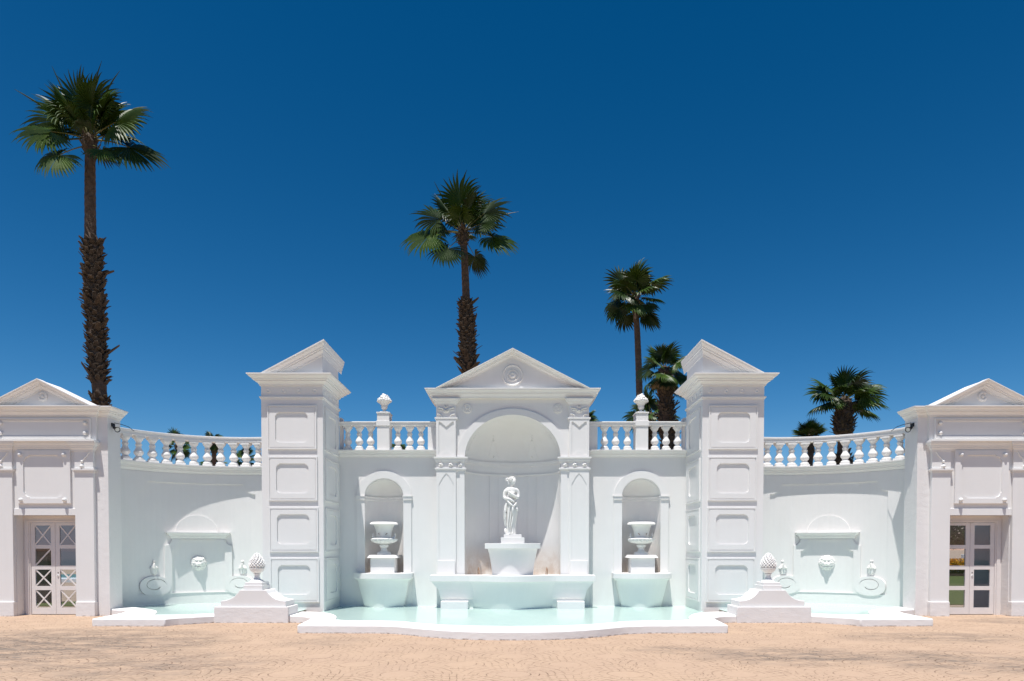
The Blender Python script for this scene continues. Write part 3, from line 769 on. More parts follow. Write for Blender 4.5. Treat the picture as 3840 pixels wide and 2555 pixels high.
# central basin
o = empty('wall_basin', (0, WL, .6), 'wide white basin with a bowed middle under the statue, largest of the three', 'basin', 'tapering basins on the wall')
HT = bx(503+421, 17.2)
def midline(hw, hb, y0, bow, n=18):
    pts = [(-hw, y0)]
    for k in range(n+1):
        u = -1+2*k/n
        pts.append((u*hb, y0-bow*(math.cos(u*math.pi/2)**1.3 if abs(u) < 1 else 0)))
    pts.append((hw, y0)); return pts
mb = MB(); mb.plan([midline(HT, 1.10, 17.22, .42)+[(HT, YP-.026), (-HT, YP-.026)]], BAS-.16, BAS); build(mb, 'rim', 'white', o, 1, .008)
rows = []
for zz_, hw, hb, y0, bw in ((0, 1.05, 1.0, 17.44, .44), (.25, 1.08, 1.03, 17.39, .44), (.45, 1.12, 1.05, 17.34, .43), (.62, 1.18, 1.07, 17.30, .42), (BAS-.161, 1.30, 1.09, 17.25, .41)):
    rows.append([(x, y, zz_) for x, y in midline(hw, hb, y0, bw)+[(hw, YP-.03), (-hw, YP-.03)]])
mb = MB(); mb.rows(rows, True, False); build(mb, 'bowl', 'basin', o, 1, smooth=True)
for s in (1, -1):
    rows = []
    for z_, x0, x1, y in ((0, -1.80, -1.0, 17.40), (.33, -1.84, -1.0, 17.38), (.335, -1.84, -1.0, 17.34), (.55, -1.885, -1.0, 17.30), (BAS-.161, -HT+.03, -1.0, 17.25)):
        rows.append([(x0, y, z_), (x1, y, z_), (x1, YP-.028, z_), (x0, YP-.028, z_)])
    mb = MB(); mb.rows(rows, True, False); build(mb, 'end_bracket', 'basin', o, s)
    mb = MB(); mb.box(-1.80, -1.12, 17.02, 17.42, 0, .262); build(mb, 'foot_block', 'white', o, s, .008)

# =================================================================== STATUE TABLE AND STATUE
o = empty('statue_pedestal', (0, 17.6, BAS), 'white flared pedestal in the central niche carrying the statue', 'pedestal')
zt = bz(1038, 17.1); zl = bz(1066, 17.1); h1 = bx(503+143, 17.2); h2 = bx(503+128, 17.2); h3 = bx(503+104, 17.3)
mb = MB(); mb.plan([bowline(0, h1, 17.40, .32)+[(h1, 18.2), (-h1, 18.2)]], zl, zt); build(mb, 'top_slab', 'white', o, 1, .008)
rows = []
for k in range(7):
    u = k/6; z_ = BAS-.1+(zl-BAS+.099)*u; hw = h3+(h2-h3)*u**1.7; yy = 17.55-.12*u**1.7
    rows.append([(x, y, z_) for x, y in bowline(0, hw, yy, .33-.02*u)+[(hw, 18.2), (-hw, 18.2)]])
mb = MB(); mb.rows(rows, True, False); build(mb, 'flared_body', 'white', o, 1, smooth=True)

ST = empty('statue', (-.01, 17.5, zt), 'white statue of a draped woman with arms crossed over the chest, head turned right', 'statue')
zs1 = zt; H1 = .108; H2 = .078
mb = MB(); k_ = .00133
mb.box(-.235*1.26, .235*1.26, 17.22, 17.78, zs1, zs1+.148); build(mb, 'lower_base', 'white', ST, 1, .006)
mb = MB(); mb.box(-.225, .225, 17.29, 17.71, zs1+.148, zs1+.228); build(mb, 'upper_base', 'white', ST, 1, .006)
FZ = zs1+.228; CY_ = 17.5; XO = -.055
def sp(x, y, z): return (XO+x+.02, CY_-y, FZ+z)
# body: skinned skeleton
body = [((.02, 0, .70), .115), ((.015, .0, .80), .105), ((.0, .0, .90), .092), ((.0, .01, 1.02), .108), ((.005, .01, 1.12), .105), ((.015, .0, 1.20), .055), ((.025, .01, 1.27), .050), ((.04, .02, 1.345), .072), ((.045, .02, 1.40), .066)]
E = [(i, i+1) for i in range(8)]
pts = list(body)
def add(pfrom, chain):
    i = pfrom
    for q in chain:
        pts.append(q); E.append((i, len(pts)-1)); i = len(pts)-1
    return i
# viewer's left arm: upper arm down, forearm across the waist
add(4, [((-.09, .0, 1.14), .068), ((-.15, .0, 1.11), .060), ((-.178, .0, 1.02), .052), ((-.17, .02, .93), .047), ((-.14, .08, .915), .040), ((-.05, .125, .90), .035), ((.02, .135, .86), .027), ((.045, .14, .835), .022)])
# viewer's right arm: forearm crossing up to the other shoulder
add(4, [((.115, .0, 1.14), .068), ((.16, .0, 1.11), .060), ((.178, .0, 1.02), .052), ((.17, .04, .935), .046), ((.11, .12, .955), .039), ((.01, .15, 1.02), .031), ((-.055, .145, 1.075), .024), ((-.085, .135, 1.10), .018)])
# breasts
add(3, [((-.05, .075, 1.06), .055)]); add(3, [((.065, .075, 1.06), .055)])
me = bpy.data.meshes.new('body'); me.from_pydata([Vector(sp(*p))-ORG[ST] for p, r in pts], E, [])
bo = bpy.data.objects.new('body', me); COL.objects.link(bo); bo.parent = ST; me.materials.append(M['stone'])
sk = bo.modifiers.new('skin', 'SKIN'); sk.use_smooth_shade = True
for i, (p, r) in enumerate(pts):
    me.skin_vertices[0].data[i].radius = (r, r*(.8 if i < 6 else 1)); me.skin_vertices[0].data[i].use_root = (i == 0)
ss = bo.modifiers.new('sub', 'SUBSURF'); ss.levels = 2; ss.render_levels = 2
# face, fingers
mb = MB()
def ball(m_, c, r, sc=(1, 1, 1), seg=12):
    m_.lathe([(r*math.sin(math.pi*k/8)*1.0 if 0 < k < 8 else 0.0001, -r*math.cos(math.pi*k/8)*sc[2]) for k in range(9)], c, seg, sc[0], sc[1])
ball(mb, sp(.062, .045, 1.35), .056, (.95, 1, 1.35), 16)
ball(mb, sp(.095, .080, 1.345), .012, (1, 1.2, 1.9)); ball(mb, sp(.085, .078, 1.317), .014, (1.2, .8, .6)); ball(mb, sp(.075, .07, 1.29), .02, (1, 1, .8))
build(mb, 'face', 'stone', ST, smooth=True)
mb = MB()
for k in range(5):
    a = R(118+13*k if k < 4 else 60); L_ = (.055, .062, .058, .045, .04)[k]
    b0 = Vector((-.075, .145, 1.095+.0)); d = Vector((math.cos(a), -.1, math.sin(a)))
    off = Vector((-.012+.010*(k-1.5)*-1, 0, .008*(1.5-k))) if k < 4 else Vector((.01, 0, .01))
    mb.tube([sp(*(b0+off)), sp(*(b0+off+d*L_*.55)), sp(*(b0+off+d*L_+Vector((0, -.012, 0))))], [.0085, .008, .006], 6)
for k in range(5):
    a = R(-20-16*k if k < 4 else 40); L_ = .045
    b0 = Vector((.045, .145, .84)); d = Vector((math.cos(a), .0, math.sin(a)))
    mb.tube([sp(*b0), sp(*(b0+d*L_*.6)), sp(*(b0+d*L_+Vector((0, -.012, -.006))))], [.0085, .008, .006], 6)
build(mb, 'fingers', 'stone', ST, smooth=True)
mb = MB(); rnd = random.Random(3)
ball(mb, sp(.02, .0, 1.395), .082, (1.1, 1, .85), 16)
for k in range(46):
    a = rnd.uniform(0, 2*math.pi); e = rnd.uniform(-.2, 1.4)
    ball(mb, sp(.02+.085*math.cos(a)*math.cos(e), .08*math.sin(a)*math.cos(e), 1.40+.066*math.sin(e)), rnd.uniform(.012, .022), (1, 1, 1), 8)
for k in range(14):
    a = rnd.uniform(0, 2*math.pi); ball(mb, sp(-.10+.028*math.cos(a), -.01, 1.40+.03*math.sin(a)), .022, seg=8)
for k in range(5): ball(mb, sp(-.085+.004*k, -.0, 1.36-.02*k), .014, seg=8)
build(mb, 'hair', 'stone', ST, smooth=True)
# drapery skirt
secs = [(1.0, -.01, .120, .09), (.94, -.01, .112, .095), (.88, -.005, .125, .10), (.80, .0, .140, .105), (.70, .01, .155, .115), (.62, .012, .158, .12), (.50, .0, .150, .12), (.40, -.01, .140, .12), (.28, -.015, .125, .115), (.16, -.01, .118, .12), (.06, -.01, .125, .13), (.0, -.01, .132, .135)]
rows = []; n = 72
for zi, (z, xc, rx, ry) in enumerate(secs):
    ring = []
    for k in range(n):
        a = 2*math.pi*k/n
        fr_ = math.cos(a*1.0)
        amp = .02+.065*max(0, 1-z)*(.55+.45*math.sin(a*2+1))
        w_ = math.sin(a*9+z*2.5)+.6*math.sin(a*17-z*4+1)+.35*math.sin(a*5+z*9)
        leg = .022*math.exp(-((a-1.5*math.pi-.35)/.4)**2)*(1 if z < .65 else 0) - .03*math.exp(-((a-1.5*math.pi-.02)/.16)**2)*(1 if z < .55 else 0)
        r_ = 1+amp*w_*.7
        ring.append(sp(xc+(rx*r_)*math.cos(a)+.0, -(ry*r_+leg)*math.sin(a), z))
    rows.append(ring)
mb = MB(); mb.rows(rows, True, False)
build(mb, 'drapery', 'stone', ST, smooth=True)
mb = MB()   # hanging folds and knot
def fold(p0, p1, p2, r=.018):
    P0, P1, P2 = Vector(p0), Vector(p1), Vector(p2)
    mb.tube([sp(*((1-t_)**2*P0+2*t_*(1-t_)*P1+t_*t_*P2)) for t_ in [k/8 for k in range(9)]], [r*(.6+.8*math.sin(math.pi*min(1, .15+k/9))) for k in range(9)], 7)
fold((-.12, .08, .80), (-.17, .10, .55), (-.13, .08, .25), .022); fold((-.14, .05, .78), (-.2, .06, .5), (-.15, .05, .20), .02)
fold((-.10, .11, .86), (-.02, .16, .74), (.06, .15, .72), .02); fold((.14, .06, .86), (.10, .15, .72), (.03, .15, .70), .02)
fold((-.12, .08, .90), (.0, .17, .80), (.12, .10, .88), .014); fold((.04, .14, .72), (.03, .18, .60), (.05, .15, .48), .018); fold((.12, .08, .70), (.15, .12, .62), (.16, .06, .60), .02)
fold((-.05, .14, .70), (-.06, .15, .45), (-.10, .13, .12), .014); fold((.0, .14, .60), (-.02, .16, .4), (-.06, .14, .10), .012); fold((.05, .14, .5), (.02, .15, .3), (-.03, .15, .06), .012)
fold((-.14, .02, .16), (-.15, .04, .08), (-.14, .05, .01), .03)
for (x, y) in ((.02, .16), (-.04, .17)): ball(mb, sp(x, y, .02), .03, (1, 1.8, .7), 10)
build(mb, 'drapery_fold', 'stone', ST, smooth=True)

# water pipes in the niche
for s in (1, -1):
    x = bx(503+178, 18.0)*s; o = MB()
    o.tube([(x, 18.3, BAS-.03), (x, 18.2, BAS+.10), (x-.02*s, 18.12, BAS+.17), (x-.05*s, 17.9, BAS+.08), (x-.06*s, 17.8, BAS-.02)], .012, 8)
    tag(build(o, 'water_pipe', 'rust', loc=(x, 18.2, BAS)), 'thin bent rusty water pipe in the central niche, %s of the pedestal' % ('right' if s > 0 else 'left'), 'pipe', 'bent pipes by the statue pedestal')

# =================================================================== URNS
for s in (1, -1):
    nm = 'left' if s > 0 else 'right'
    cx_ = NX+.004; cy_ = 17.98; S_ = 17.9/F/1.616
    z0 = BASZ+.0; zc1 = WZ(1430+1053/1.616, 17.75); zc2 = WZ(1430+1070/1.616, 17.75)
    o = empty('urn_plinth', (cx_, cy_, z0), 'white square plinth with a chipped cap in the %s urn niche' % nm, 'plinth', 'plinths under the urns', s)
    mb = MB(); mb.box(cx_-.31, cx_+.31, cy_-.30, cy_+.20, z0-.04, zc2); build(mb, 'block', 'white', o, s, .006)
    mb = MB(); rows = []
    for e, z in ((.33, zc2), (.385, zc2+.001), (.33, zc1-.002), (.30, zc1)): rows.append([(cx_-e, cy_-e+.02, z), (cx_+e, cy_-e+.02, z), (cx_+e, cy_+.22, z), (cx_-e, cy_+.22, z)])
    mb.rows(rows, True, False); build(mb, 'cap', 'chip', o, s)
    U = empty('garden_urn', (cx_, cy_, zc1), 'white weathered campana urn with a fluted bowl and broken handles, in the %s niche' % nm, 'urn', 'urns in the wall niches', s)
    def uz(zy): return zc1+(940-zy)*17.9/F/6.275
    def ur(w_): return w_/2*17.9/F/6.275
    k = [(0, 940), (335, 938), (335, 905), (290, 875), (220, 870), (170, 850), (135, 800), (125, 775), (160, 765), (220, 730), (225, 715), (200, 700), (160, 685)]
    c = (cx_, cy_-.05, 0)
    mb = MB(); mb.lathe([(max(ur(a), .0001), uz(b_)) for a, b_ in k]+[(.0001, uz(683))], c, 28); build(mb, 'foot', 'stone', U, s, smooth=True)
    mb = MB(); k = [(0, 684), (180, 683), (400, 665), (500, 630), (545, 590), (545, 565), (480, 545), (330, 540), (0, 540)]
    mb.lathe([(max(ur(a), .0001), uz(b_)) for a, b_ in k], c, 128, flute=16, fl=.16, f0=uz(660), f1=uz(548)); build(mb, 'gadrooned_bowl', 'stone', U, s, smooth=True)
    mb = MB(); k = [(0, 541), (345, 540), (350, 470), (365, 400), (400, 320), (450, 260), (490, 235), (640, 232), (660, 222), (640, 200), (600, 178), (540, 170), (500, 180), (0, 200)]
    rows = []; n = 48
    for a, b_ in k:
        rows.append([(c[0]+max(ur(a), .0001)*(1+.035*noise.noise(Vector((i*.5, b_*.03, 3)))*(1 if 230 < b_ < 420 else 0))*math.cos(2*math.pi*i/n), c[1]+max(ur(a), .0001)*math.sin(2*math.pi*i/n), uz(b_)) for i in range(n)])
    mb.rows(rows, True, False); build(mb, 'vase', 'stone', U, s, smooth=True)
    for q in (1, -1):
        mb = MB(); mb.tube([(c[0]+q*ur(350), c[1], uz(540)), (c[0]+q*ur(470), c[1], uz(535)), (c[0]+q*ur(520), c[1], uz(500)), (c[0]+q*ur(500), c[1], uz(450)), (c[0]+q*ur(530), c[1], uz(430))], [.02, .03, .026, .02, .012], 8)
        build(mb, 'handle', 'stone', U, s, smooth=True)
        mb = MB(); xq = c[0]+q*ur(140+60); mb.tube([(xq, c[1]-ur(300), uz(440)), (xq-q*.02, c[1]-ur(330)-.03, uz(455)), (xq-q*.03, c[1]-ur(340)-.05, uz(475))], [.010, .008, .006], 6)
        build(mb, 'handle_stub', 'rust', U, s, smooth=True)

# =================================================================== CURVED WALLS
A_, B_, C_ = Vector((-9.72, 17.2)), Vector((-8.81, 18.15)), Vector((-6.90, 18.60))
def circ(a, b_, c):
    d = 2*(a.x*(b_.y-c.y)+b_.x*(c.y-a.y)+c.x*(a.y-b_.y))
    ux = ((a.length_squared)*(b_.y-c.y)+(b_.length_squared)*(c.y-a.y)+(c.length_squared)*(a.y-b_.y))/d
    uy = ((a.length_squared)*(c.x-b_.x)+(b_.length_squared)*(a.x-c.x)+(c.length_squared)*(b_.x-a.x))/d
    return Vector((ux, uy))
CC = circ(A_, B_, C_); CR = (A_-CC).length; TH0 = math.atan2(A_.y-CC.y, A_.x-CC.x)
def arc(s_, o=0):
    th = TH0-s_/CR; return CC.x+(CR-o)*math.cos(th), CC.y+(CR-o)*math.sin(th)
def bend(v): x, y = arc(v.x, -v.y); return Vector((x, y, v.z))
def sofpx(px, o=0):
    best = None; k = (px-CX)/F; lo, hi = -1.0, 4.6; 
    f = lambda s_: arc(s_, o)[0]/arc(s_, o)[1]-k
    # smallest-depth visible crossing: scan
    prev = f(lo); n = 500
    res = None
    for i in range(1, n+1):
        s1 = lo+(hi-lo)*i/n; v1 = f(s1)
        if prev <= 0 <= v1: res = s1
        prev = v1
    return res if res is not None else 0
def c2(zx, zy, o=0):                      # zoom of the left curved wall
    px, py = 350+zx/1.845, 1550+zy/1.845
    s_ = sofpx(px, o); Y = arc(s_, o)[1]; return s_, WZ(py, Y)
S0, S1 = -.75, 4.3
ZW = WZ(1726, 17.2-.1); ZWB = ZW-.24
print('arc', CC, CR, 'ZW', ZW, 's tower', sofpx(969))
for s in (1, -1):
    nm = 'left' if s > 0 else 'right'
    T = empty('curved_wall', (-8.2, 18.3, 0), 'white concave wall with a lion head fountain, %s side pool behind the pinecone pedestal' % nm, 'wall', 'curved fountain walls', s)
    def cb(mb, name, mat='white', smooth=False, bevel=0, label=None):
        mb.cuts(S0+.07, S1, .14); mb.warp(bend); return build(mb, name, mat, T, s, bevel, smooth, label=label)
    mb = MB(); mb.box(S0, S1, 0, .45, -.05, ZW-.02); cb(mb, 'wall')
    mb = MB(); prof = corn(.205, .24); mb.rows([[(x, -o_, ZWB+z) for o_, z in prof] for x in (S0, S1)], True, False)
    mb.box(S0, S1, .0, .45, ZW-.02, ZW-.002); cb(mb, 'cornice', smooth=True)
    # big outlined field
    s0, zb5 = c2(305, 1250)[0], .41; s1 = c2(1127, 900)[0]
    n0, zt5 = c2(378, 470); n1 = c2(1047, 490)[0]; zn = c2(300, 537)[1]
    rr = zt5-zn
    def q_arc(cx, cz, rx, rz, a0, a1, n=6): return [(cx+rx*math.cos(a0+(a1-a0)*k/n), cz+rz*math.sin(a0+(a1-a0)*k/n)) for k in range(n+1)]
    hole = [(s0, zb5), (s1, zb5), (s1, zn)]+q_arc(s1, zt5, s1-n1, rr, 1.5*math.pi, math.pi)[1:]+q_arc(s0, zt5, n0-s0, rr, 0, -math.pi/2)
    mb = MB(); mb.plate([rect(S0, S1-.02, .0, ZWB+.01), hole], -.035, .0); cb(mb, 'panel_border')
    # fountain surround
    sl_, zsh1 = c2(497, 824, .0); sr_ = c2(948, 824)[0]; zsh0 = c2(720, 874)[1]
    zsh1 = c2(720, 824, .2)[1]
    sc = (sl_+sr_)/2; hwS = (sr_-sl_)/2
    mb = MB(); prof = corn(.26, zsh1-zsh0)
    e = hwS-.155
    mb.moulding([(sc-e, 0), (sc-e, -.012), (sc+e, -.012), (sc+e, 0)], corn(.16, zsh1-zsh0), zsh0); cb(mb, 'shelf_cornice', smooth=True)
    hcx = c2(715, 820)[0]; hz = c2(715, 704)[1]; hw = .53
    mb = MB(); mb.plate([[(hcx+hw*math.cos(math.pi*k/24), zsh1-.01+(hz-zsh1)*math.sin(math.pi*k/24)) for k in range(25)]], -.03, 0); cb(mb, 'lunette')
    xo0, xo1 = c2(488, 1000)[0], c2(960, 1000)[0]; xi0, xi1 = c2(541, 1000)[0], c2(910, 1000)[0]
    zo = c2(490, 915)[1]; zf = c2(490, 1125)[1]; zb6 = c2(725, 1240)[1]; zi_n = c2(541, 955)[1]
    r1 = zsh0-zo; 
    vl, vr = c2(420, 1190), c2(1015, 1180)
    vw, vh = .385, .25
    outer_ = [(xo0, zb6-.0), (xo1, zb6-.0), (xo1, zo)]+q_arc(xo1+.0, zsh0-.0, .18, r1, 1.5*math.pi, math.pi)[1:]+q_arc(xo0, zsh0, .18, r1, 0, -math.pi/2)
    r2 = zsh0-zi_n
    hole = [(xi0, zb6+.01), (xi1, zb6+.01), (xi1, zi_n)]+q_arc(xi1, zsh0+.0, .19, r2-.0, 1.5*math.pi, math.pi)[1:-1]+[(xi1-.19, zsh0-.003), (xi0+.19, zsh0-.003)]+q_arc(xi0, zsh0, .19, r2, 0, -math.pi/2)[1:]
    mb = MB(); mb.plate([outer_, hole], -.05, .0); cb(mb, 'fountain_surround')
    # volutes: an oval with a spiral groove
    for q, (vx, vz) in ((1, vl), (-1, vr)):
        L = []
        n = 40
        for k in range(n):
            a = 2*math.pi*k/n; ca_, sa_ = math.cos(a), math.sin(a); L.append((vx+vw*math.copysign(abs(ca_)**.85, ca_), vz-.02+vh*math.copysign(abs(sa_)**.85, sa_)))
        g1, g2 = [], []
        for k in range(31):
            a = 3.2-5.9*k/30; f_ = .68-.32*(k/30)**1.5; th_ = .011+.022*max(0, k/30-.6)*(1 if k < 29 else .1)
            cx3 = vx-.0; fx = cx3+q*(-1)*(f_*vw)*math.cos(a); fz = vz+(f_*vh)*math.sin(a)
            nx, nz = q*(-1)*math.cos(a), math.sin(a)
            g1.append((fx+nx*th_*.6, fz+nz*th_*.6)); g2.append((fx-nx*th_*.6, fz-nz*th_*.6))
        hole = g1[:-1]+[g1[-1]]+list(reversed(g2[:-1]))
        mb = MB(); mb.plate([L, hole], -.058, .0); cb(mb, 'volute')
        mb = MB(); a, b_ = (vx+.74*vw, xo0+.02) if q > 0 else (xo1-.02, vx-.74*vw)
        mb.plate([rect(min(a, b_), max(a, b_), vz+vh*.42, vz+vh-.022)], -.055, .0); cb(mb, 'volute_arm')
        # carved drop above the volute
        dx, dz = c2(415, 1068) if q > 0 else c2(1030, 1068)
        def drop(u, v):
            if v > .72: wv = .30*max(0, 1-((v-.86)/.14)**2)**.5; leaf = 0
            elif v > .55: wv = .20; leaf = 0
            elif v > -.15: wv = .20+.75*((.55-v)/.7)**1.3; leaf = 1
            else: wv = .66*max(0, 1-((v+.30)/.70)**2)**.5; leaf = 0
            if leaf and v < .05 and abs(math.sin(u*7.5)) < .35*(-(v-.05)/.2+.3): wv = min(wv, .66)
            if wv <= 0 or abs(u) > wv: return 0
            return (.075 if leaf else .05)*max(0, 1-(u/wv)**2)**.5*(1+(.3*math.cos(u*12) if leaf else 0))
        mb = MB(); mb.relief(dx, dz, .27, .38, 0, drop, 26); mb.warp(bend); build(mb, 'leaf_drop', 'stone', T, s, smooth=True)
    # lion head
    lx, lz = c2(725, 1035)
    def lion(u, v):
        r_ = math.hypot(u, v); a = math.atan2(v, u)
        edge = .93+.035*math.cos(13*a+1)+.02*math.cos(7*a)
        if r_ > edge: return 0
        h = .13*max(0, 1-(r_/edge)**4)**.6
        if r_ > .50: h += .022*math.cos(13*a+5*r_)*min(1, (r_-.50)*5)*(1-.5*r_)+.012*math.cos(26*r_+3*math.cos(6*a))
        g_ = lambda x, z, sx, sz, k: k*math.exp(-(((u-x)/sx)**2+((v-z)/sz)**2))
        h += g_(0, -.06, .52, .50, .05)
        h += g_(0, -.20, .24, .20, .075)+g_(0, .12, .085, .30, .04)+g_(0, -.08, .13, .08, .03)
        for q in (1, -1):
            h += g_(q*.20, .36, .17, .085, .045)-g_(q*.24, .17, .12, .075, .05)+g_(q*.24, .16, .05, .035, .022)
            h += g_(q*.17, -.24, .13, .10, .04)+g_(q*.45, -.02, .15, .18, .02)+g_(q*.60, .58, .13, .13, .035)
        h -= g_(0, -.42, .22, .035, .06)+g_(0, -.30, .035, .10, .03)
        h += g_(0, -.56, .20, .10, .03)
        return max(h*.55, .004)
    mb = MB(); mb.relief(lx, lz, .43, .43, 0, lion, 64); mb.warp(bend); build(mb, 'lion_head', 'stone', T, s, smooth=True)

# =================================================================== BALUSTRADES
def baluster_mesh(h, w_, nm):
    mb = MB(); k = w_/2
    mb.box(-k, k, -k, k, 0, .10*h); mb.box(-k*.98, k*.98, -k*.98, k*.98, .915*h, h)
    pr = [(.001, .10), (.94, .10), (.97, .125), (.95, .15), (.88, .175), (.70, .195), (.60, .22), (.62, .25), (.75, .28), (.93, .32), (1.0, .365), (.98, .40), (.86, .445), (.70, .49), (.60, .54), (.54, .60), (.54, .635), (.66, .64), (.68, .66), (.56, .668), (.66, .675), (.67, .695), (.56, .705), (.52, .73), (.54, .77), (.62, .80), (.80, .84), (.92, .87), (.95, .895), (.95, .915), (.001, .915)]
    mb.lathe([(a*k, b_*h) for a, b_ in pr], (0, 0, 0), 20)
    bmesh.ops.recalc_face_normals(mb.bm, faces=mb.bm.faces[:])
    me = bpy.data.meshes.new(nm); mb.bm.to_mesh(me); mb.bm.free(); me.materials.append(M['stone'])
    me.polygons.foreach_set('use_smooth', [True]*len(me.polygons)); me.set_sharp_from_angle(angle=R(38)); return me
RT = WZ(1430+245/1.616, WL-.02); RB = WZ(1430+268/1.616, WL-.02)
bc = baluster_mesh(RB-ZCT, .205, 'baluster'); YBAL = WL+.09
BT = WZ(1604, 17.1); BBt = BT-.14
bs = baluster_mesh(BBt-ZW, .235, 'baluster')
def put(me, parent, loc, rz=0):
    o = bpy.data.objects.new('baluster', me); COL.objects.link(o); o.parent = parent
    o.location = Vector(loc)-ORG[parent]; o.rotation_euler = (0, 0, rz); return o
for s in (1, -1):
    nm = 'left' if s > 0 else 'right'
    T = empty('balustrade', (-3.3, YBAL, ZCT), 'short straight white balustrade with a square middle pier, %s of the central pediment' % nm, 'balustrade', 'balustrades on the parapets', s)
    xl_, xr_ = WX(1250+48/1.616, 1600, YBAL), WX(1250+578/1.616, 1600, YBAL)
    px0, px1 = WX(1250+268/1.616, 1600, YBAL-.1), WX(1250+341/1.616, 1600, YBAL-.1)
    mb = MB(); mb.box(TXR+.0, -CBX+.01, YBAL-.13, YBAL+.13, RB, RT); mb.box(TXR, -CBX+.01, YBAL-.15, YBAL+.15, RT-.035, RT-.0); build(mb, 'rail', 'white', T, s, .012)
    for xx in (88, 158, 226, 392, 463, 531):
        x_ = WX(1250+xx/1.616, 1600, YBAL); put(bc, T, (x_*s, YBAL, ZCT))
    PTop = WZ(1430+190/1.616, YBAL-.1)
    T2 = T
    mb = MB(); mb.box(px0, px1, YBAL-.17, YBAL+.25, ZCT, PTop-.03); mb.box(px0-.02, px1+.02, YBAL-.19, YBAL+.27, RB-.02, RT+.012); mb.box(px0-.018, px1+.018, YBAL-.19, YBAL+.27, PTop-.03, PTop); build(mb, 'pier', 'white', T, s, .006)
    mb = MB(); mb.box(WX(1250+576/1.616, 1600, YBAL), -CBX+.012, YBAL-.12, YBAL+.125, ZCT, RB+.01); build(mb, 'end_pier', 'white', T, s, .006)
    mb = MB(); mb.box(TXR-.0, WX(1250+52/1.616, 1600, YBAL), YBAL-.02, YBAL+.22, ZCT, RT+.12); build(mb, 'end_pier', 'white', T, s, .006)
    # fruit basket finial
    fx = (px0+px1)/2; fz = PTop; c = (fx, YBAL+.02, fz)
    U = empty('fruit_basket_finial', c, 'white stone basket heaped with fruit on the balustrade pier %s of the pediment' % nm, 'finial', 'fruit baskets on the balustrade piers', s)
    q = .00081*1.0
    mb = MB(); mb.box(fx-.10, fx+.10, c[1]-.10, c[1]+.10, fz, fz+.035); mb.lathe([(.0001, .035), (.075, .036), (.07, .055), (.035, .065), (.032, .08), (.05, .10), (.075, .13), (.082, .175), (.078, .20), (.085, .205), (.085, .215), (.0001, .216)], c, 28, flute=12, fl=.04, f0=.09, f1=.19); build(mb, 'stem', 'stone', U, s, smooth=True)
    mb = MB(); mb.lathe([(.0001, .214), (.092, .216), (.11, .25), (.15, .285), (.178, .30), (.178, .315), (.0001, .32)], c, 32, flute=20, fl=.03); build(mb, 'basket', 'stone', U, s, smooth=True)
    rnd = random.Random(5); mb = MB()
    for (zz_, rr, n) in ((.325, .160, 15), (.36, .140, 13), (.40, .110, 10), (.44, .075, 7), (.475, .025, 3)):
        for i in range(n):
            a = 2*math.pi*i/n+zz_*20; ball(mb, (fx+rr*math.cos(a), c[1]+rr*math.sin(a), fz+zz_+rnd.uniform(-.01, .01)), rnd.uniform(.027, .042), (1, 1, rnd.uniform(.8, 1.1)), 9)
    build(mb, 'fruit', 'stone', U, s, smooth=True)
    # curved balustrade
    T = empty('balustrade', (-8.4, 18.4, ZW), 'long curved white balustrade above the lion fountain wall on the %s' % nm, 'balustrade', 'balustrades on the parapets', s)
    mb = MB(); mb.box(S0+.25, S1, .02-.05, .30-.05, BBt, BT); mb.box(S0+.25, S1, .0-.05, .32-.05, BT-.05, BT+.0); mb.cuts(S0, S1, .14); mb.warp(bend); build(mb, 'rail', 'white', T, s, .01)
    OB = -.09
    sb0 = sofpx(350+228/1.845, OB); sb1 = sofpx(350+1062/1.845, OB); dstep = (sb1-sb0)/9
    for k in range(-0, 13):
        s_ = sb0+dstep*k; x_, y_ = arc(s_, OB); th = TH0-s_/CR
        put(bs, T, (x_*s, y_, ZW), (th-math.pi/2)*s)

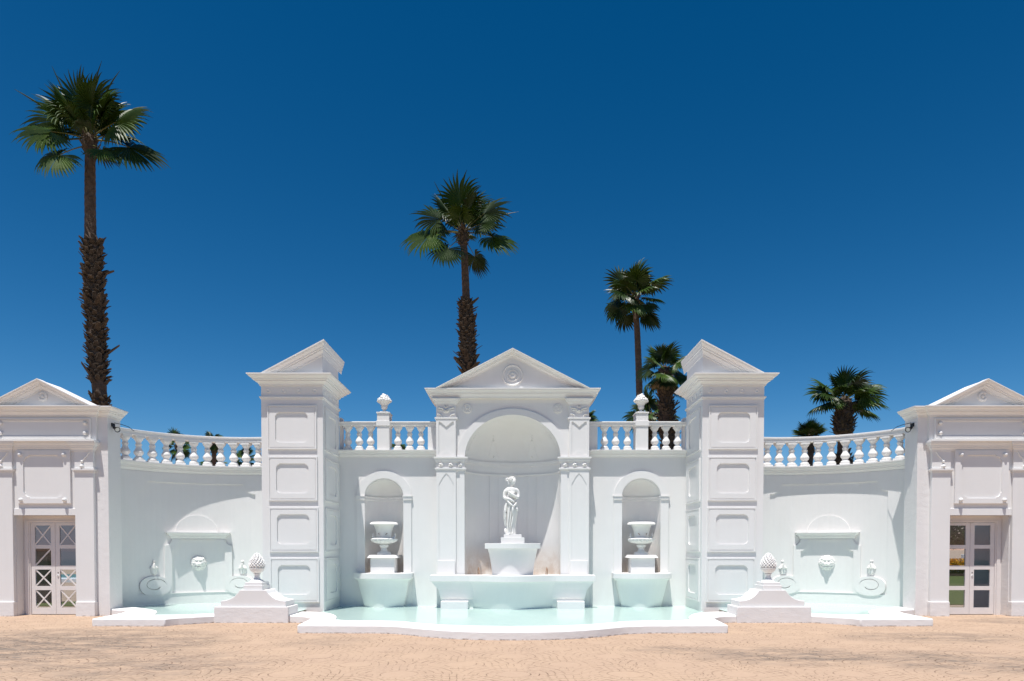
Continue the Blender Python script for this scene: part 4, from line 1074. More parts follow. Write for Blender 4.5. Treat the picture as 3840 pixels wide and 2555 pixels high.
# =================================================================== GATEHOUSES
GY = 16.1; GXC = -10.98; GXR = WX(407.5, 1900, GY); GXL = 2*GXC-GXR
def gz(zy, Y=GY): return WZ(1350+zy/1.494, Y)
def gx(zx, Y=GY): return WX(zx/1.494, 1900, Y)
DY = 16.36; DXC = -10.957
for s in (1, -1):
    nm = 'left' if s > 0 else 'right'
    T = empty('gatehouse', (GXC, GY, 0), 'white pedimented gatehouse with double glazed doors at the %s edge of the courtyard' % nm, 'building', 'gatehouses closing the ends', s)
    GP = GY-.09
    ox0, ox1 = gx(97, GY), gx(427, GP)-.0
    ox0, ox1 = DXC-.74, DXC+.735
    OT = gz(872, GY)
    BK = 16.62; ZT = gz(318)
    mb = MB()
    mb.box(GXL, ox0, GY, BK, -.03, ZT); mb.box(ox1, GXR, GY, BK, -.03, ZT); mb.box(ox0, ox1, GY+.05, BK, OT, ZT)
    build(mb, 'wall', 'white_dirty', T, s)
    # pilasters
    pw = [(gx(420, GP), gx(525, GP))]; pw.append((2*GXC-pw[0][1], 2*GXC-pw[0][0]))
    e0, e1 = gz(512, GP), gz(460, GP)
    for (a, b_) in pw:
        mb = MB(); mb.box(a, b_, GP, GY, -.02, e1); build(mb, 'pilaster', 'white', T, s, .006)
        mb = MB(); mb.box(a-.0, b_+.015, GP-.035, GY, -.02, gz(1355, GP)); build(mb, 'pilaster_base', 'white_dirty', T, s, .012)
        mb = MB(); mb.moulding([(a, GY), (a, GP), (b_, GP), (b_, GY)], fil(.045, .075), gz(627, GP)); build(mb, 'necking_band', 'white', T, s)
        xm = a+(b_-a)*.42
        mb = MB()
        ball(mb, (xm, GP-.02, gz(597, GP)), .045, (1, 1, 1), 12); ball(mb, (xm, GP-.015, gz(570, GP)), .03, (1, 1, 1), 10)
        mb.tube([(xm, GP-.005, gz(572, GP)), (xm+.06, GP-.008, gz(548, GP)), (xm+.12, GP-.008, gz(535, GP)), (xm+.17, GP-.005, gz(513, GP))], .014, 6)
        build(mb, 'drop_ornament', 'stone', T, s, smooth=True)
    # lower entablature breaking forward over the pilasters
    (ra, rb), (la, lb) = pw
    mb = MB(); hE = e1-e0
    mb.moulding([(la, GY), (la, GP), (lb, GP), (lb, GP+.045), (ra, GP+.045), (ra, GP), (rb, GP), (rb, GY)], corn(.115, hE), e0); build(mb, 'lower_cornice', 'white', T, s, smooth=True)
    mb = MB(); mb.box(la-.09, rb+.10, GP-.125, GY+.06, e1, e1+.035); build(mb, 'fillet', 'white', T, s, .004)
    # frieze block with bead-framed panel
    fb1 = gx(540, GP); fa1 = 2*GXC-fb1
    FY = GY-.06
    mb = MB(); mb.box(fa1, fb1, FY, GY, e1+.035, ZT); build(mb, 'frieze_block', 'white', T, s)
    xa, xb = 2*GXC-gx(517, FY), gx(517, FY); z0, z1 = gz(443, FY), gz(328, FY)
    mb = MB(); mb.plate([rect(xa, xb, z0, z1), rect(xa+.03, xb-.03, z0+.03, z1-.03)], FY-.035, FY); mb.plate([rect(xa+.031, xb-.031, z0+.031, z1-.031), rect(xa+.065, xb-.065, z0+.065, z1-.065)], FY-.018, FY)
    n = 90
    for k in range(n):
        x_ = xa+.05+(xb-xa-.1)*k/(n-1)
        for z_ in (z0+.048, z1-.048): mb.box(x_-.006, x_+.006, FY-.028, FY-.017, z_-.008, z_+.008)
    for k in range(16):
        z_ = z0+.07+(z1-z0-.14)*k/15
        for x_ in (xa+.048, xb-.048): mb.box(x_-.008, x_+.008, FY-.028, FY-.017, z_-.006, z_+.006)
    build(mb, 'frieze_panel', 'white', T, s)
    for x_ in (gx(485, FY), 2*GXC-gx(485, FY)):
        for zy in (355, 411):
            mb = MB(); ball(mb, (x_, FY-.03, gz(zy, FY)), .042, (1, 1, 1), 12); build(mb, 'stud', 'stone', T, s, smooth=True)
    # bay panel
    by = GP+.05
    mb = MB(); mb.box(lb+.001, ra-.001, by, GY+.052, OT, e0+.05); build(mb, 'bay', 'white', T, s)
    xa, xb = gx(106, by), gx(405, by); z0, z1 = gz(805, by), gz(508, by)
    xc = (xa+xb)/2; xa += GXC+.0-xc; xb += GXC-xc
    ia, ib = xa+.155, xb-.155; j0, j1 = gz(777, by), gz(535, by)
    mb = MB(); mb.plate([rect(xa, xb, z0, z1), octo(ia, ib, j0, j1, .13)], GP+.0, by); mb.box(ia-.05, ib+.05, GP+.03, by, j0-.05, j1+.05); build(mb, 'bay_panel', 'white', T, s)
    for x_ in (xa+.10, xb-.13):
        for z_ in (gz(533, by), gz(786, by)):
            mb = MB(); ball(mb, (x_, GP-.02, z_), .045, (1, 1, 1), 12); build(mb, 'stud', 'stone', T, s, smooth=True)
    mb = MB(); mb.box(lb+.002, ra-.002, GP+.03, GY+.06, OT+.0, gz(832, GP)); build(mb, 'lintel', 'white', T, s, .006)
    # top cornice
    zc = gz(318); zt = gz(256, GY-.22)
    mb = MB(); mb.moulding([(GXL, BK), (GXL, GY), (fa1, GY), (fa1, FY), (fb1, FY), (fb1, GY), (GXR, GY), (GXR, BK)], corn(.20, zt-zc), zc); mb.box(GXL-.15, GXR+.15, FY-.15, BK, zt-.03, zt-.004)
    build(mb, 'cornice', 'white', T, s, smooth=True)
    PY = FY; zb_ = zt-.004; xh = .82; slp = .5; zap = zb_+xh*slp; k_ = 1/math.cos(math.atan(slp)); hk = (gz(103, PY-.2)-zap)/k_
    mb = MB(); mb.plate([[(GXC-xh, zb_), (GXC+xh, zb_), (GXC, zap+.02)]], PY, BK); build(mb, 'tympanum', 'white', T, s)
    for q in (1, -1):
        rows = [[(GXC+q*(xh+n_*k_/slp), PY-o_, zb_+.0005) for o_, n_ in corn(.20, hk)], [(GXC, PY-o_, zap+n_*k_) for o_, n_ in corn(.20, hk)]]
        mb = MB(); mb.rows(rows, True, False); build(mb, 'raking_cornice', 'white', T, s, smooth=True)
    e = hk*k_
    mb = MB(); mb.plate([[(GXC-xh-e/slp, zb_+.001), (GXC+xh+e/slp, zb_+.001), (GXC, zap+e-.012)]], PY+.03, BK+.05); build(mb, 'pediment_roof', 'white', T, s)
    R0 = .115
    mb = MB(); mb.lathe([(R0, 0), (R0, .015), (R0*.85, .03), (R0*.6, .03), (R0*.5, .01), (R0*.35, .01), (R0*.3, .035), (0, .04)], (0, 0, 0), 32)
    mb.xf(Matrix.Translation((GXC, PY, gz(205, PY))) @ Matrix.Rotation(R(90), 4, 'X')); build(mb, 'pediment_medallion', 'stone', T, s, smooth=True)
    # doors
    def dz(zy): return WZ(1930+zy/4.0227, DY)
    ft = dz(80); lt = dz(121)
    fw = .075; hl = .588
    mb = MB(); mb.plate([[(ox0, 0), (ox0, OT), (ox1, OT), (ox1, 0), (DXC+hl, 0), (DXC+hl, lt), (DXC-hl, lt), (DXC-hl, 0)]], DY-.02, DY+.06); mb.plate([[(ox0+.04, 0), (ox0+.04, ft-.02), (ox1-.04, ft-.02), (ox1-.04, 0), (DXC+hl+.03, 0), (DXC+hl+.03, lt+.03), (DXC-hl-.03, lt+.03), (DXC-hl-.03, 0)]], DY-.045, DY-.0205)
    build(mb, 'door_frame', 'door', T, s)
    pans = [(165, 460), (515, 770), (830, 1080), (1140, 1405)]
    for q in (-1, 1):
        a0, a1 = (DXC-hl+.004, DXC-.004) if q < 0 else (DXC+.004, DXC+hl-.004)
        pa, pb = (a0+.095, a1-.10) if q < 0 else (a0+.10, a1-.095)
        loops = [rect(a0, a1, .015, lt-.008)]+[rect(pa, pb, dz(z0_), dz(z1_)) for z1_, z0_ in pans]
        mb = MB(); mb.plate(loops, DY, DY+.045); d = build(mb, 'door', 'door', T, s, 0)
        mb = MB(); mb.box(pa-.01, pb+.01, DY+.022, DY+.026, dz(1410), dz(160)); build(mb, 'glass', 'glass', d, s)
        if s > 0:
            for i, (z1_, z0_) in enumerate(pans):
                zz0, zz1 = dz(z0_), dz(z1_)
                dirs = [(0, 1), (1, 0)]
                if i == 1: dirs = [(0, 1)] if q < 0 else []
                for d0, d1 in dirs:
                    A1 = Vector((pa if d0 == 0 else pb, 0, zz0)); B1 = Vector((pb if d0 == 0 else pa, 0, zz1))
                    dv = (B1-A1).normalized(); nv = Vector((-dv.z, 0, dv.x))*.014
                    off = .0 if d0 == 0 else .003
                    mb = MB(); mb.slab([[(0, 0), (1, 0), (1, 1), (0, 1)]], lambda u, v: tuple(A1+(B1-A1)*u+nv*(2*v-1)+Vector((0, DY+.004+off, 0))), lambda u, v: tuple(A1+(B1-A1)*u+nv*(2*v-1)+Vector((0, DY+.021, 0))))
                    build(mb, 'lattice_bar', 'door', d, s)
        if (q > 0 and s > 0) or (q < 0 and s < 0):
            hx = a0+.055 if q > 0 else a1-.055
            mb = MB(); mb.lathe([(.024, 0), (.024, .01), (.012, .014), (0, .014)], (0, 0, 0), 16, sy=1.4); mb.xf(Matrix.Translation((hx, DY, dz(925))) @ Matrix.Rotation(R(90), 4, 'X')); build(mb, 'lock_plate', 'white', d, s)
            mb = MB(); mb.lathe([(.012, 0), (.012, .006), (0, .006)], (0, 0, 0), 12); mb.xf(Matrix.Translation((hx, DY, dz(876))) @ Matrix.Rotation(R(90), 4, 'X')); build(mb, 'keyhole', 'keyhole', d, s)
            mb = MB(); mb.box(hx-.004, hx+.004, DY-.018, DY-.0145, dz(930), dz(915)); build(mb, 'keyhole', 'keyhole', d, s)
    # spotlight
    lx, lz = GXR+.03, WZ(1604, 16.3)
    L_ = empty('spotlight', (lx, 16.3, lz), 'small black spotlight fixed to the side of the %s gatehouse above the curved balustrade' % nm, 'spotlight', 'black spotlights on the gatehouses', s)
    mb = MB(); mb.lathe([(.0001, 0), (.03, 0), (.035, .05), (.045, .13), (.06, .16), (.065, .20), (.055, .205), (.052, .19), (.0001, .185)], (0, 0, 0), 20)
    dirv = Vector((.75, -.55, -.35)).normalized(); mt = Matrix.Translation((lx, 16.3, lz)) @ dirv.to_track_quat('Z', 'Y').to_matrix().to_4x4()
    mb.xf(mt); build(mb, 'housing', 'black', L_, s, smooth=True)
    mb = MB(); mb.lathe([(.0001, .186), (.05, .192), (.0001, .197)], (0, 0, 0), 20); mb.xf(mt); build(mb, 'lens', 'lens', L_, s)
    mb = MB(); mb.box(GXR, GXR+.025, 16.24, 16.36, lz+.02, lz+.10); mb.tube([(GXR+.02, 16.3, lz+.08), (GXR+.06, 16.28, lz+.05), (GXR+.06, 16.27, lz)], .01, 6); build(mb, 'bracket', 'black', L_, s)
    mb = MB(); mb.tube([(GXR+.015, 16.35, lz+.12), (GXR+.10, 16.5, lz+.11), (GXR+.15, 16.7, lz+.09), (GXR+.18, 16.9, lz+.02)], .007, 6); build(mb, 'cable', 'black', L_, s)

# =================================================================== PALMS
KINDS = {'up': (1.12, 1.0, 1.35, 148), 'mid': (1.15, 1.05, 1.7, 148), 'low': (1.05, 1.0, 2.1, 145), 'dry': (1.0, .7, 3.2, 140), 'star': (1.2, 1.0, .35, 160)}
WIND = Vector((1.1, 0, 0))
def frond(T, base, az_, el, roll, kind, sz, seed, nseg=34):
    """one fan leaf: stalk, then folded segments that bend down under their own weight and with the wind"""
    r = random.Random(seed); L, pet, drp, spread = KINDS[kind]; L *= sz; pet *= sz; mb = MB()
    a0, e0 = R(az_), R(el)
    d = Vector((math.cos(a0)*math.cos(e0), math.sin(a0)*math.cos(e0), math.sin(e0)))
    side = Vector((-math.sin(a0), math.cos(a0), 0)); nrm = d.cross(side)
    p = Vector(base); pts = [p.copy()]
    for k in range(6):
        d = (d+Vector((0, 0, -.035*drp))).normalized(); p = p+d*pet/6; pts.append(p.copy())
    mb.tube(pts, [.034*sz, .026*sz, .021*sz, .018*sz, .016*sz, .015*sz, .014*sz], 5)
    nst = len(mb.bm.faces)
    side = (side-d*side.dot(d)).normalized(); nrm = d.cross(side)
    rm = Matrix.Rotation(R(roll), 3, d); side = rm @ side; nrm = rm @ nrm
    if nrm.z < 0: nrm = -nrm
    hub = p; g = (Vector((0, 0, -1))+WIND*.5).normalized()
    half = R(spread)/nseg
    for i in range(nseg):
        a = R(-spread+2*spread*(i+.5)/nseg)
        Ls = L*(1-.30*(abs(a)/R(spread))**2)*r.uniform(.88, 1.07)
        e = (d*math.cos(a)+side*math.sin(a)-nrm*.10*abs(math.sin(a))).normalized()
        tn = (-d*math.sin(a)+side*math.cos(a)).normalized()
        q = hub.copy(); prev = None; dr_ = drp*r.uniform(.6, 1.5); tw = r.uniform(-.5, .5); st = 8
        for k in range(st+1):
            f_ = k/st
            wd = Ls*f_*half*1.08 if f_ <= .6 else Ls*.6*half*1.08*max(.06, 1-((f_-.6)/.4)**1.2)
            up_ = nrm*wd*.55
            cur = [mb.v(q-tn*wd-up_*.4), mb.v(q+up_), mb.v(q+tn*wd-up_*.4)]
            if prev: mb.f([prev[0], prev[1], cur[1], cur[0]]); mb.f([prev[1], prev[2], cur[2], cur[1]])
            prev = cur
            if f_ >= .42: e = (e+g*dr_*.13*(f_+.2)+tn*tw*.05).normalized()
            else: e = (e+g*dr_*.012).normalized()
            q = q+e*Ls/st
    me = bpy.data.meshes.new('frond')
    for v in mb.bm.verts: v.co -= ORG[T]
    mb.bm.to_mesh(me); mb.bm.free()
    me.materials.append(M['frond_dry' if kind == 'dry' else ('frond' if r.random() < .6 else 'frond_dark')]); me.materials.append(M['petiole'])
    me.polygons.foreach_set('material_index', [1 if i < nst else 0 for i in range(len(me.polygons))])
    o = bpy.data.objects.new('frond', me); COL.objects.link(o); o.parent = T
    if kind == 'dry': o['label'] = 'dry straw coloured frond'
    return o
def hash_(s_): return sum(ord(c) for c in s_)
def palm_trunk(pts, T, name='trunk', mat='trunk', seg=16):
    """pts (x,y,z,r); ringed bark"""
    mb = MB(); rows = []; P_ = []
    for (a, b_) in zip(pts, pts[1:]):
        n = max(1, int((b_[2]-a[2])/.12))
        for k in range(n): P_.append([a[j]+(b_[j]-a[j])*k/n for j in range(4)])
    P_.append(list(pts[-1]))
    for i, (x, y, z, r_) in enumerate(P_):
        rows.append([(x+(r_*(1+.06*noise.noise(Vector((k, z*2, 1)))+(.05 if i % 2 else 0)))*math.cos(2*math.pi*k/seg), y+(r_*(1+.05*noise.noise(Vector((k, z*3, 5)))+(.05 if i % 2 else 0)))*math.sin(2*math.pi*k/seg), z+.02*noise.noise(Vector((k*.7, z, 9)))) for k in range(seg)])
    mb.rows(rows, True, False); return build(mb, name, mat, T, smooth=False)
def interp(pts, z):
    if z <= pts[0][2]: return pts[0]
    for a, b_ in zip(pts, pts[1:]):
        if a[2] <= z <= b_[2]:
            f_ = (z-a[2])/(b_[2]-a[2]); return [a[j]+(b_[j]-a[j])*f_ for j in range(4)]
    return pts[-1]
def boots(core, T, z0, z1, seed, size=1.0, dens=1.0, name='leaf_bases'):
    r = random.Random(seed); mb = MB(); z = z0; row = 0
    while z < z1:
        x, y, _, rr = interp(core, z); n = int(11*dens*max(.7, rr/.3))
        flare = 1+.85*noise.noise(Vector((z*1.7, seed, 0)))
        for k in range(n):
            a = 2*math.pi*(k+.5*(row % 2))/n+r.uniform(-.15, .15)
            if r.random() < .06: continue
            L_ = size*r.uniform(.11, .20)*flare*(r.uniform(1.5, 2.3) if r.random() < .09 else 1); wd = size*r.uniform(.06, .10); el = R(r.uniform(18, 66))
            d = Vector((math.cos(a)*math.cos(el), math.sin(a)*math.cos(el), math.sin(el))); tn = Vector((-math.sin(a), math.cos(a), 0)); nn = d.cross(tn)
            b0 = Vector((x+rr*.92*math.cos(a), y+rr*.92*math.sin(a), z))
            tip = b0+d*L_+tn*r.uniform(-.03, .03)
            th = .022*size
            q = [b0-tn*wd, b0+tn*wd, b0+tn*wd*.9-nn*th+d*L_*.1, b0-tn*wd*.9-nn*th+d*L_*.1]
            m1 = b0+d*L_*.6
            q2 = [m1-tn*wd*.75, m1+tn*wd*.75, m1+tn*wd*.6-nn*th, m1-tn*wd*.6-nn*th]
            jg = r.uniform(-.3, .3); q3 = [tip-tn*wd*.5-d*wd*jg, tip+tn*wd*.45+d*wd*jg, tip+tn*wd*.45-nn*th*.6+d*wd*jg, tip-tn*wd*.5-nn*th*.6-d*wd*jg]
            V_ = [[mb.v(p) for p in qq] for qq in (q, q2, q3)]
            for i in (0, 1):
                for j in range(4): mb.f([V_[i][j], V_[i][(j+1) % 4], V_[i+1][(j+1) % 4], V_[i+1][j]])
            mb.f(V_[2])
        z += .085*size/dens; row += 1
    return build(mb, name, 'boots', T, recalc=False)
def palm(label, Y, tr, crown, fr, scale=1.0, bare=None, bz_=None, boot_size=1.0, seed=1, boot_dens=1.0, skirt=None, name='fan_palm', spears=()):
    """tr: [(px, py, half width px)] top to bottom; crown: (px, py); fr: list of (azimuth, elevation, roll, kind, size)"""
    pts = []
    for (px, py, hwp) in reversed(tr):
        x, z = W(px, py, Y); pts.append((x, Y, z, hwp*Y/F))
    x0, z0 = pts[0][0], pts[0][2]
    if z0 > 0: pts.insert(0, (x0, Y, -.05, pts[0][3]))
    T = empty(name, (pts[0][0], Y, 0), label, 'palm tree', 'fan palms behind the wall')
    palm_trunk(pts, T)
    for i, (ya, yb) in enumerate(bz_ or []):
        za, zb__ = WZ(yb, Y), WZ(ya, Y); boots(pts, T, max(za, 2.5), zb__, seed+i, boot_size, boot_dens)
    cx_, cz_ = W(crown[0], crown[1], Y)
    # fibrous crown base
    mb = MB(); rr = pts[-1][3]
    mb.lathe([(rr*.9, -.6*scale), (rr*1.35, -.4*scale), (rr*1.5, -.15*scale), (rr*1.1, .05*scale), (rr*.4, .2*scale), (.001, .25*scale)], (cx_, Y, cz_), 12); build(mb, 'crown_heart', 'boots', T)
    boots([(cx_, Y, cz_-.6*scale, rr*1.2), (cx_, Y, cz_+.1*scale, rr*1.1)], T, cz_-.55*scale, cz_+.1*scale, seed+5, .9*scale+.1, .8, name='fibre_sheath')
    for i, (az_, el, L_s) in enumerate(spears):
        d = Vector((math.cos(R(az_))*math.cos(R(el)), math.sin(R(az_))*math.cos(R(el)), math.sin(R(el)))); p0 = Vector((cx_, Y, cz_)); q = []
        for k in range(8): q.append(p0+d*L_s*k/7+Vector((.10*L_s*(k/7)**2.5, 0, -.12*L_s*(k/7)**2.5)))
        mb = MB(); mb.tube(q, [.03, .028, .026, .03, .035, .028, .018, .004], 6); build(mb, 'closed_leaf', 'frond_dark', T, smooth=True)
    for i, (az_, el, roll, kind, sz) in enumerate(fr):
        frond(T, (cx_, Y, cz_+(-.25 if el < 0 else -.05)*scale), az_, el, roll, kind, sz*scale, seed*100+i, 34 if Y < 32 else 26)
    if skirt:
        pass
    return T
def rnd_fronds(n, seed, lo=-35, hi=80, dry=0, size=(.8, 1.05), star=False):
    r = random.Random(seed); L = []
    for i in range(n):
        u = i/(n-1); el = lo+(hi-lo)*u+r.uniform(-8, 8); az_ = i*137.5+r.uniform(-20, 20)
        kind = 'star' if star else ('low' if el < 5 else ('mid' if el < 48 else 'up'))
        L.append((az_, el, math.cos(R(az_))*r.uniform(15, 70)+r.uniform(-15, 15), kind, r.uniform(*size)))
    for i in range(dry): L.append((-90+(i*53 % 150-75)+r.uniform(-15, 15), -35+r.uniform(-25, 15), r.uniform(-30, 30), 'dry', .8))
    return L
# azimuth 0 = right, 90 = away, -90 = to the viewer
P1 = [(-112, 78, 5, 'up', 1.12), (-50, 62, 35, 'up', 1.15), (-140, 62, -35, 'up', .95), (178, 44, -60, 'mid', 1.25), (168, 30, -40, 'mid', 1.2), (200, 52, -40, 'mid', 1.0), (196, 16, -55, 'mid', 1.2), (8, 48, 55, 'mid', 1.2), (-12, 34, 65, 'mid', 1.2), (-30, 58, 45, 'mid', 1.0), (4, 6, 45, 'low', 1.45), (-28, -12, 30, 'low', .85), (212, -22, -45, 'low', 1.15), (60, 45, 20, 'mid', 1.0), (110, 55, -10, 'mid', 1.0), (90, 20, 0, 'low', .8), (30, 66, 30, 'up', 1.05), (150, 68, -20, 'up', 1.1), (90, 84, 0, 'up', 1.0), (-100, 50, 0, 'mid', .7), (-75, 30, 15, 'low', .6), (185, 66, -30, 'up', 1.05), (20, 74, 20, 'up', 1.1)]
palm('tall fan palm with shaggy lower trunk behind the left gatehouse, highest crown in view', 23,
     [(338, 560, 17), (338, 700, 18), (339, 880, 19), (345, 905, 26), (352, 1100, 28), (362, 1300, 27), (372, 1450, 24), (378, 1530, 24)], (335, 520), P1, .90, bz_=[(905, 1440), (1490, 1530)], boot_size=1.25, seed=11, spears=((190, 62, 2.9), (205, 30, 2.6), (-40, 80, 2.7), (20, 76, 2.8), (192, -8, 1.8)))
P2 = [(-112, 80, 5, 'up', 1.15), (-65, 60, 40, 'up', .95), (174, 42, -60, 'mid', 1.15), (200, 58, -45, 'mid', .95), (184, 10, -50, 'low', 1.4), (222, -30, -35, 'low', 1.05), (-8, 48, 60, 'mid', 1.15), (15, 60, 40, 'mid', 1.05), (-20, 28, 55, 'mid', .85), (2, 8, 45, 'low', 1.3), (50, -25, 10, 'low', .95), (90, 60, 0, 'mid', .9), (45, 74, 20, 'up', 1.1), (130, 64, -20, 'up', 1.0), (-100, 45, 0, 'mid', .7), (165, 24, -30, 'mid', .95), (90, 30, 0, 'mid', .6), (10, 34, 30, 'mid', .9)]
palm('slender fan palm with a booted trunk rising behind the central pediment', 31,
     [(1738, 900, 12), (1742, 960, 13), (1748, 1120, 14), (1746, 1140, 22), (1752, 1250, 24), (1756, 1390, 24)], (1736, 870), P2, 1.05, bz_=[(1122, 1400)], boot_size=1.35, seed=21, spears=((185, 58, 3.0), (150, 75, 2.7), (5, 30, 2.6)))
P3 = rnd_fronds(22, 5, -34, 82, size=(.8, 1.1))
palm('bare stemmed fan palm rising behind the fruit basket right of the pediment', 39,
     [(2383, 1150, 10), (2390, 1250, 11), (2396, 1400, 12), (2398, 1500, 12)], (2383, 1115), P3, 1.02, seed=31)
palm('stout shaggy fan palm with dry hanging leaves beside the right tower', 30,
     [(2492, 1400, 16), (2494, 1450, 22), (2500, 1550, 24), (2506, 1680, 24)], (2490, 1385), rnd_fronds(20, 8, -40, 80, dry=7, size=(.8, 1.0)), .74, bz_=[(1410, 1690)], boot_size=1.1, seed=41, boot_dens=1.1)
palm('low fan palm crown partly behind the fruit basket right of the pediment', 33,
     [(2438, 1585, 14), (2440, 1640, 15), (2440, 1690, 15)], (2440, 1560), rnd_fronds(18, 12, -30, 75, size=(.8, 1.0)), .72, bz_=[(1600, 1690)], seed=51)
palm('fan palm with spreading crown and thick booted trunk beyond the right curved balustrade', 25,
     [(3165, 1510, 18), (3164, 1540, 28), (3163, 1620, 32), (3163, 1640, 20), (3160, 1690, 18), (3162, 1720, 26), (3165, 1760, 28)], (3166, 1500), [(-100, 80, 0, 'up', .85), (60, 70, 0, 'up', .85), (175, 50, -20, 'mid', .95), (200, 25, -20, 'mid', .9), (185, 5, 0, 'low', 1.05), (-5, 42, 20, 'mid', 1.0), (15, 55, 10, 'mid', .9), (5, 12, 10, 'mid', 1.1), (-15, -5, 0, 'low', .95), (210, 0, 0, 'low', .8), (90, 40, 0, 'mid', .9), (-60, 35, 0, 'mid', .7), (-120, 40, 0, 'mid', .7), (120, 15, 0, 'low', .9), (40, 10, 0, 'low', .9), (-80, 55, 20, 'mid', .95), (165, 38, -50, 'mid', .95), (30, 40, 50, 'mid', 1.0), (-20, 25, 60, 'mid', .95), (205, 60, -40, 'up', .8), (-150, 20, -40, 'mid', .8)], .72, bz_=[(1525, 1645), (1705, 1770)], boot_size=.85, seed=61, boot_dens=1.2)
palm('short young fan palm with a starry crown by the right end of the right tower', 24,
     [(3038, 1640, 8), (3040, 1700, 11), (3036, 1760, 9)], (3036, 1635), [(a, e, 0, 'star', .62) for a, e in ((-90, 75), (30, 60), (150, 60), (-30, 45), (210, 45), (0, 25), (180, 25), (90, 50), (-60, 25), (-120, 25), (60, 20), (120, 20), (-90, 40), (15, 5), (165, 5))], .5, bz_=[(1650, 1700)], boot_size=.7, seed=71)
palm('fan palm glimpsed through the left part of the left curved balustrade', 34,
     [(668, 1690, 8), (668, 1780, 9)], (668, 1668), rnd_fronds(13, 15, -35, 70, size=(.75, .95)), .47, seed=81)
palm('fan palm with a dark heart glimpsed through the middle of the left curved balustrade', 36,
     [(803, 1690, 8), (803, 1700, 8), (801, 1780, 8)], (803, 1650), rnd_fronds(13, 19, -60, 60, size=(.6, .85)), .46, bz_=[(1655, 1700)], boot_size=.8, seed=91)
palm('small low fan palm behind the foot of the left curved balustrade', 40,
     [(800, 1760, 8), (800, 1800, 9)], (806, 1745), rnd_fronds(12, 23, -10, 70, size=(.7, .9)), .5, seed=93)
palm('small fan palm glimpsed beside the left tower through the curved balustrade', 40,
     [(922, 1740, 8), (922, 1800, 9)], (922, 1718), rnd_fronds(12, 29, -40, 70, size=(.7, .9)), .48, seed=95)
palm('small dark fan palm glimpsed through the balustrade left of the central pediment', 38,
     [(1495, 1690, 10), (1495, 1780, 11)], (1492, 1678), rnd_fronds(12, 31, -40, 60, size=(.6, .8)), .4, bz_=[(1680, 1760)], seed=97)
palm('fan palm mostly hidden behind the right side of the central pediment', 42,
     [(2198, 1600, 8), (2198, 1700, 9)], (2196, 1570), rnd_fronds(14, 37, -30, 60, size=(.75, .9)), .5, seed=99)

# =================================================================== BEHIND THE DOORS
def leafclump(name, cx, cy, z0, rx, ry, h, n, size, mat, seed, parent):
    r = random.Random(seed); mb = MB()
    for k in range(n):
        u, v, w_ = r.uniform(-1, 1), r.uniform(-1, 1), r.random()
        if u*u+v*v > 1: continue
        zz = z0+h*w_; k2 = math.sqrt(max(.05, 1-(2*w_-1)**2*.9))*(1+.35*noise.noise(Vector((u*2, v*2, w_*3+seed))))
        c = Vector((cx+u*rx*k2, cy+v*ry*k2, zz))
        d = Vector((r.uniform(-1, 1), r.uniform(-1, 1), r.uniform(-.6, 1))).normalized(); e = d.cross(Vector((r.random(), r.random(), 1))).normalized()
        s_ = size*r.uniform(.6, 1.3)
        mb.f([mb.v(c-d*s_), mb.v(c+e*s_*.45), mb.v(c+d*s_), mb.v(c-e*s_*.45)])
    return build(mb, name, mat, parent, recalc=False)
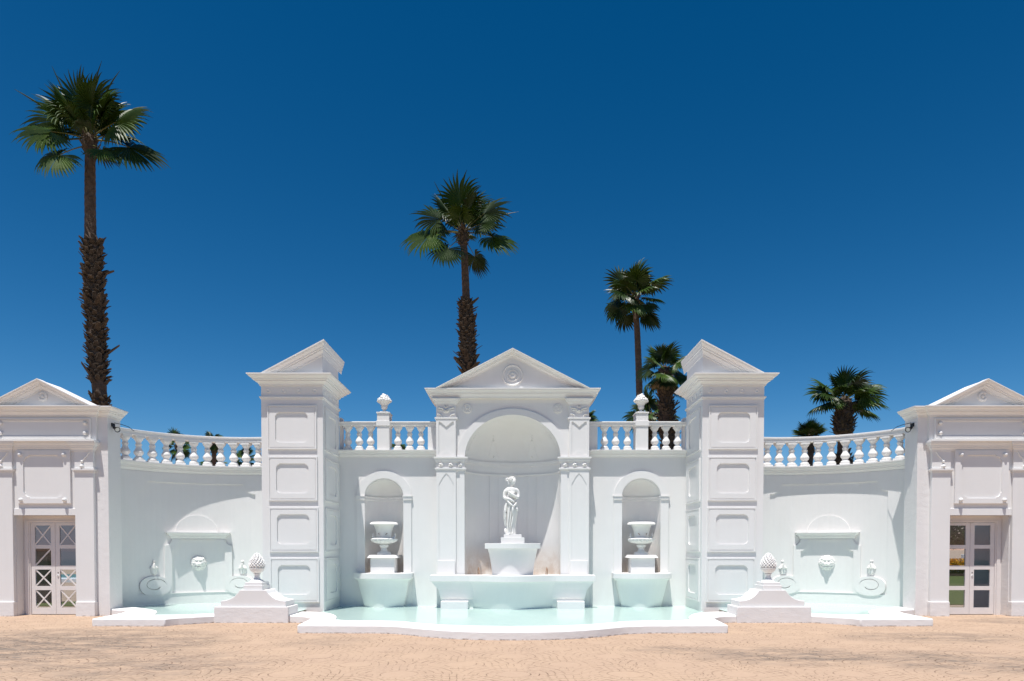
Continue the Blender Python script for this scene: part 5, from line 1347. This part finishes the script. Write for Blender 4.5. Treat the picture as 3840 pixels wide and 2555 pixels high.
# right side garden
mb = MB(); mb.box(8, 40, 19.2, 38.5, -.01, .02); tag(build(mb, 'lawn', 'grass', loc=(20, 28, 0)), kind='structure')
fb = empty('flower_bed', (26.8, 40, 0), 'bed of yellow flowers across the lawn seen through the right doors', 'flower bed')
mb = MB(); mb.box(20, 34, 38.6, 42.4, 0, .12); build(mb, 'soil', 'bark', fb)
leafclump('foliage', 26.8, 40.4, .1, 5.5, 1.7, .7, 9000, .07, 'shrub', 5, fb); leafclump('flowers', 26.8, 39.9, .35, 5.5, 1.8, .62, 7000, .07, 'flower', 6, fb)
tr = empty('garden_tree', (30, 47, 0), 'dense dark green tree behind the flower bed seen through the right doors', 'tree')
mb = MB(); mb.tube([(31.5, 47, 0), (31.4, 47, 1.2), (31.8, 47, 2.6), (31.6, 47, 4)], [.22, .18, .14, .08], 8); mb.tube([(31.45, 47, 1.4), (30.6, 46.8, 2.4), (29.8, 46.6, 3.2)], [.12, .09, .05], 7); build(mb, 'trunk', 'bark', tr)
leafclump('crown', 31, 47, 1.6, 5, 2.4, 5.2, 22000, .13, 'shrub', 9, tr)
mb = MB(); mb.box(28.5, 30.6, 43.0, 43.4, 0, 1.2); tag(build(mb, 'garden_block', 'white', loc=(29.5, 43.2, 0), bevel=.02), 'low white block behind the yellow flowers seen through the right doors', 'block')
mb = MB(); mb.box(11.85, 12.05, 16.75, 17.55, -.02, 3.6); mb.box(12.051, 14.4, 17.4, 17.55, -.02, 3.6)
tag(build(mb, 'garden_wall', 'bluewall', loc=(12, 17.5, 0)), 'grey blue rendered wall seen through the right leaf of the right doors', 'wall')
# left side
mb = MB(); mb.box(-16, -8, 18.7, 20.2, -.01, .02); tag(build(mb, 'grass_strip', 'grass', loc=(-12, 19.3, 0)), kind='structure')
mb = MB(); mb.box(-34, -20, 33.5, 41, -.02, .03); tag(build(mb, 'far_pool_water', 'turq', loc=(-26, 36, 0)), kind='structure')
mb = MB(); mb.box(-38, -16, 31.8, 33.3, 0, .16); tag(build(mb, 'far_pool_edge', 'white', loc=(-26, 32.4, 0)), 'low white edge of the turquoise pool seen through the left doors', 'curb')
mb = MB(); mb.box(-60, -22, 58, 62, 0, 6); mb.box(-60.2, -21.8, 57.8, 62.2, 6, 6.3); tag(build(mb, 'far_building', 'shaded', loc=(-40, 60, 0)), 'slate grey building, the shade painted in, beyond the far pool seen through the left doors', 'building')
mb = MB(); mb.box(-16.2, -13.35, 19.6, 19.8, 0, 1.55); mb.box(-16.25, -13.3, 19.55, 19.85, 1.55, 1.62); tag(build(mb, 'timber_screen', 'dark', loc=(-14.6, 19.7, 0)), 'dark timber screen seen through the left leaf of the left doors', 'screen')
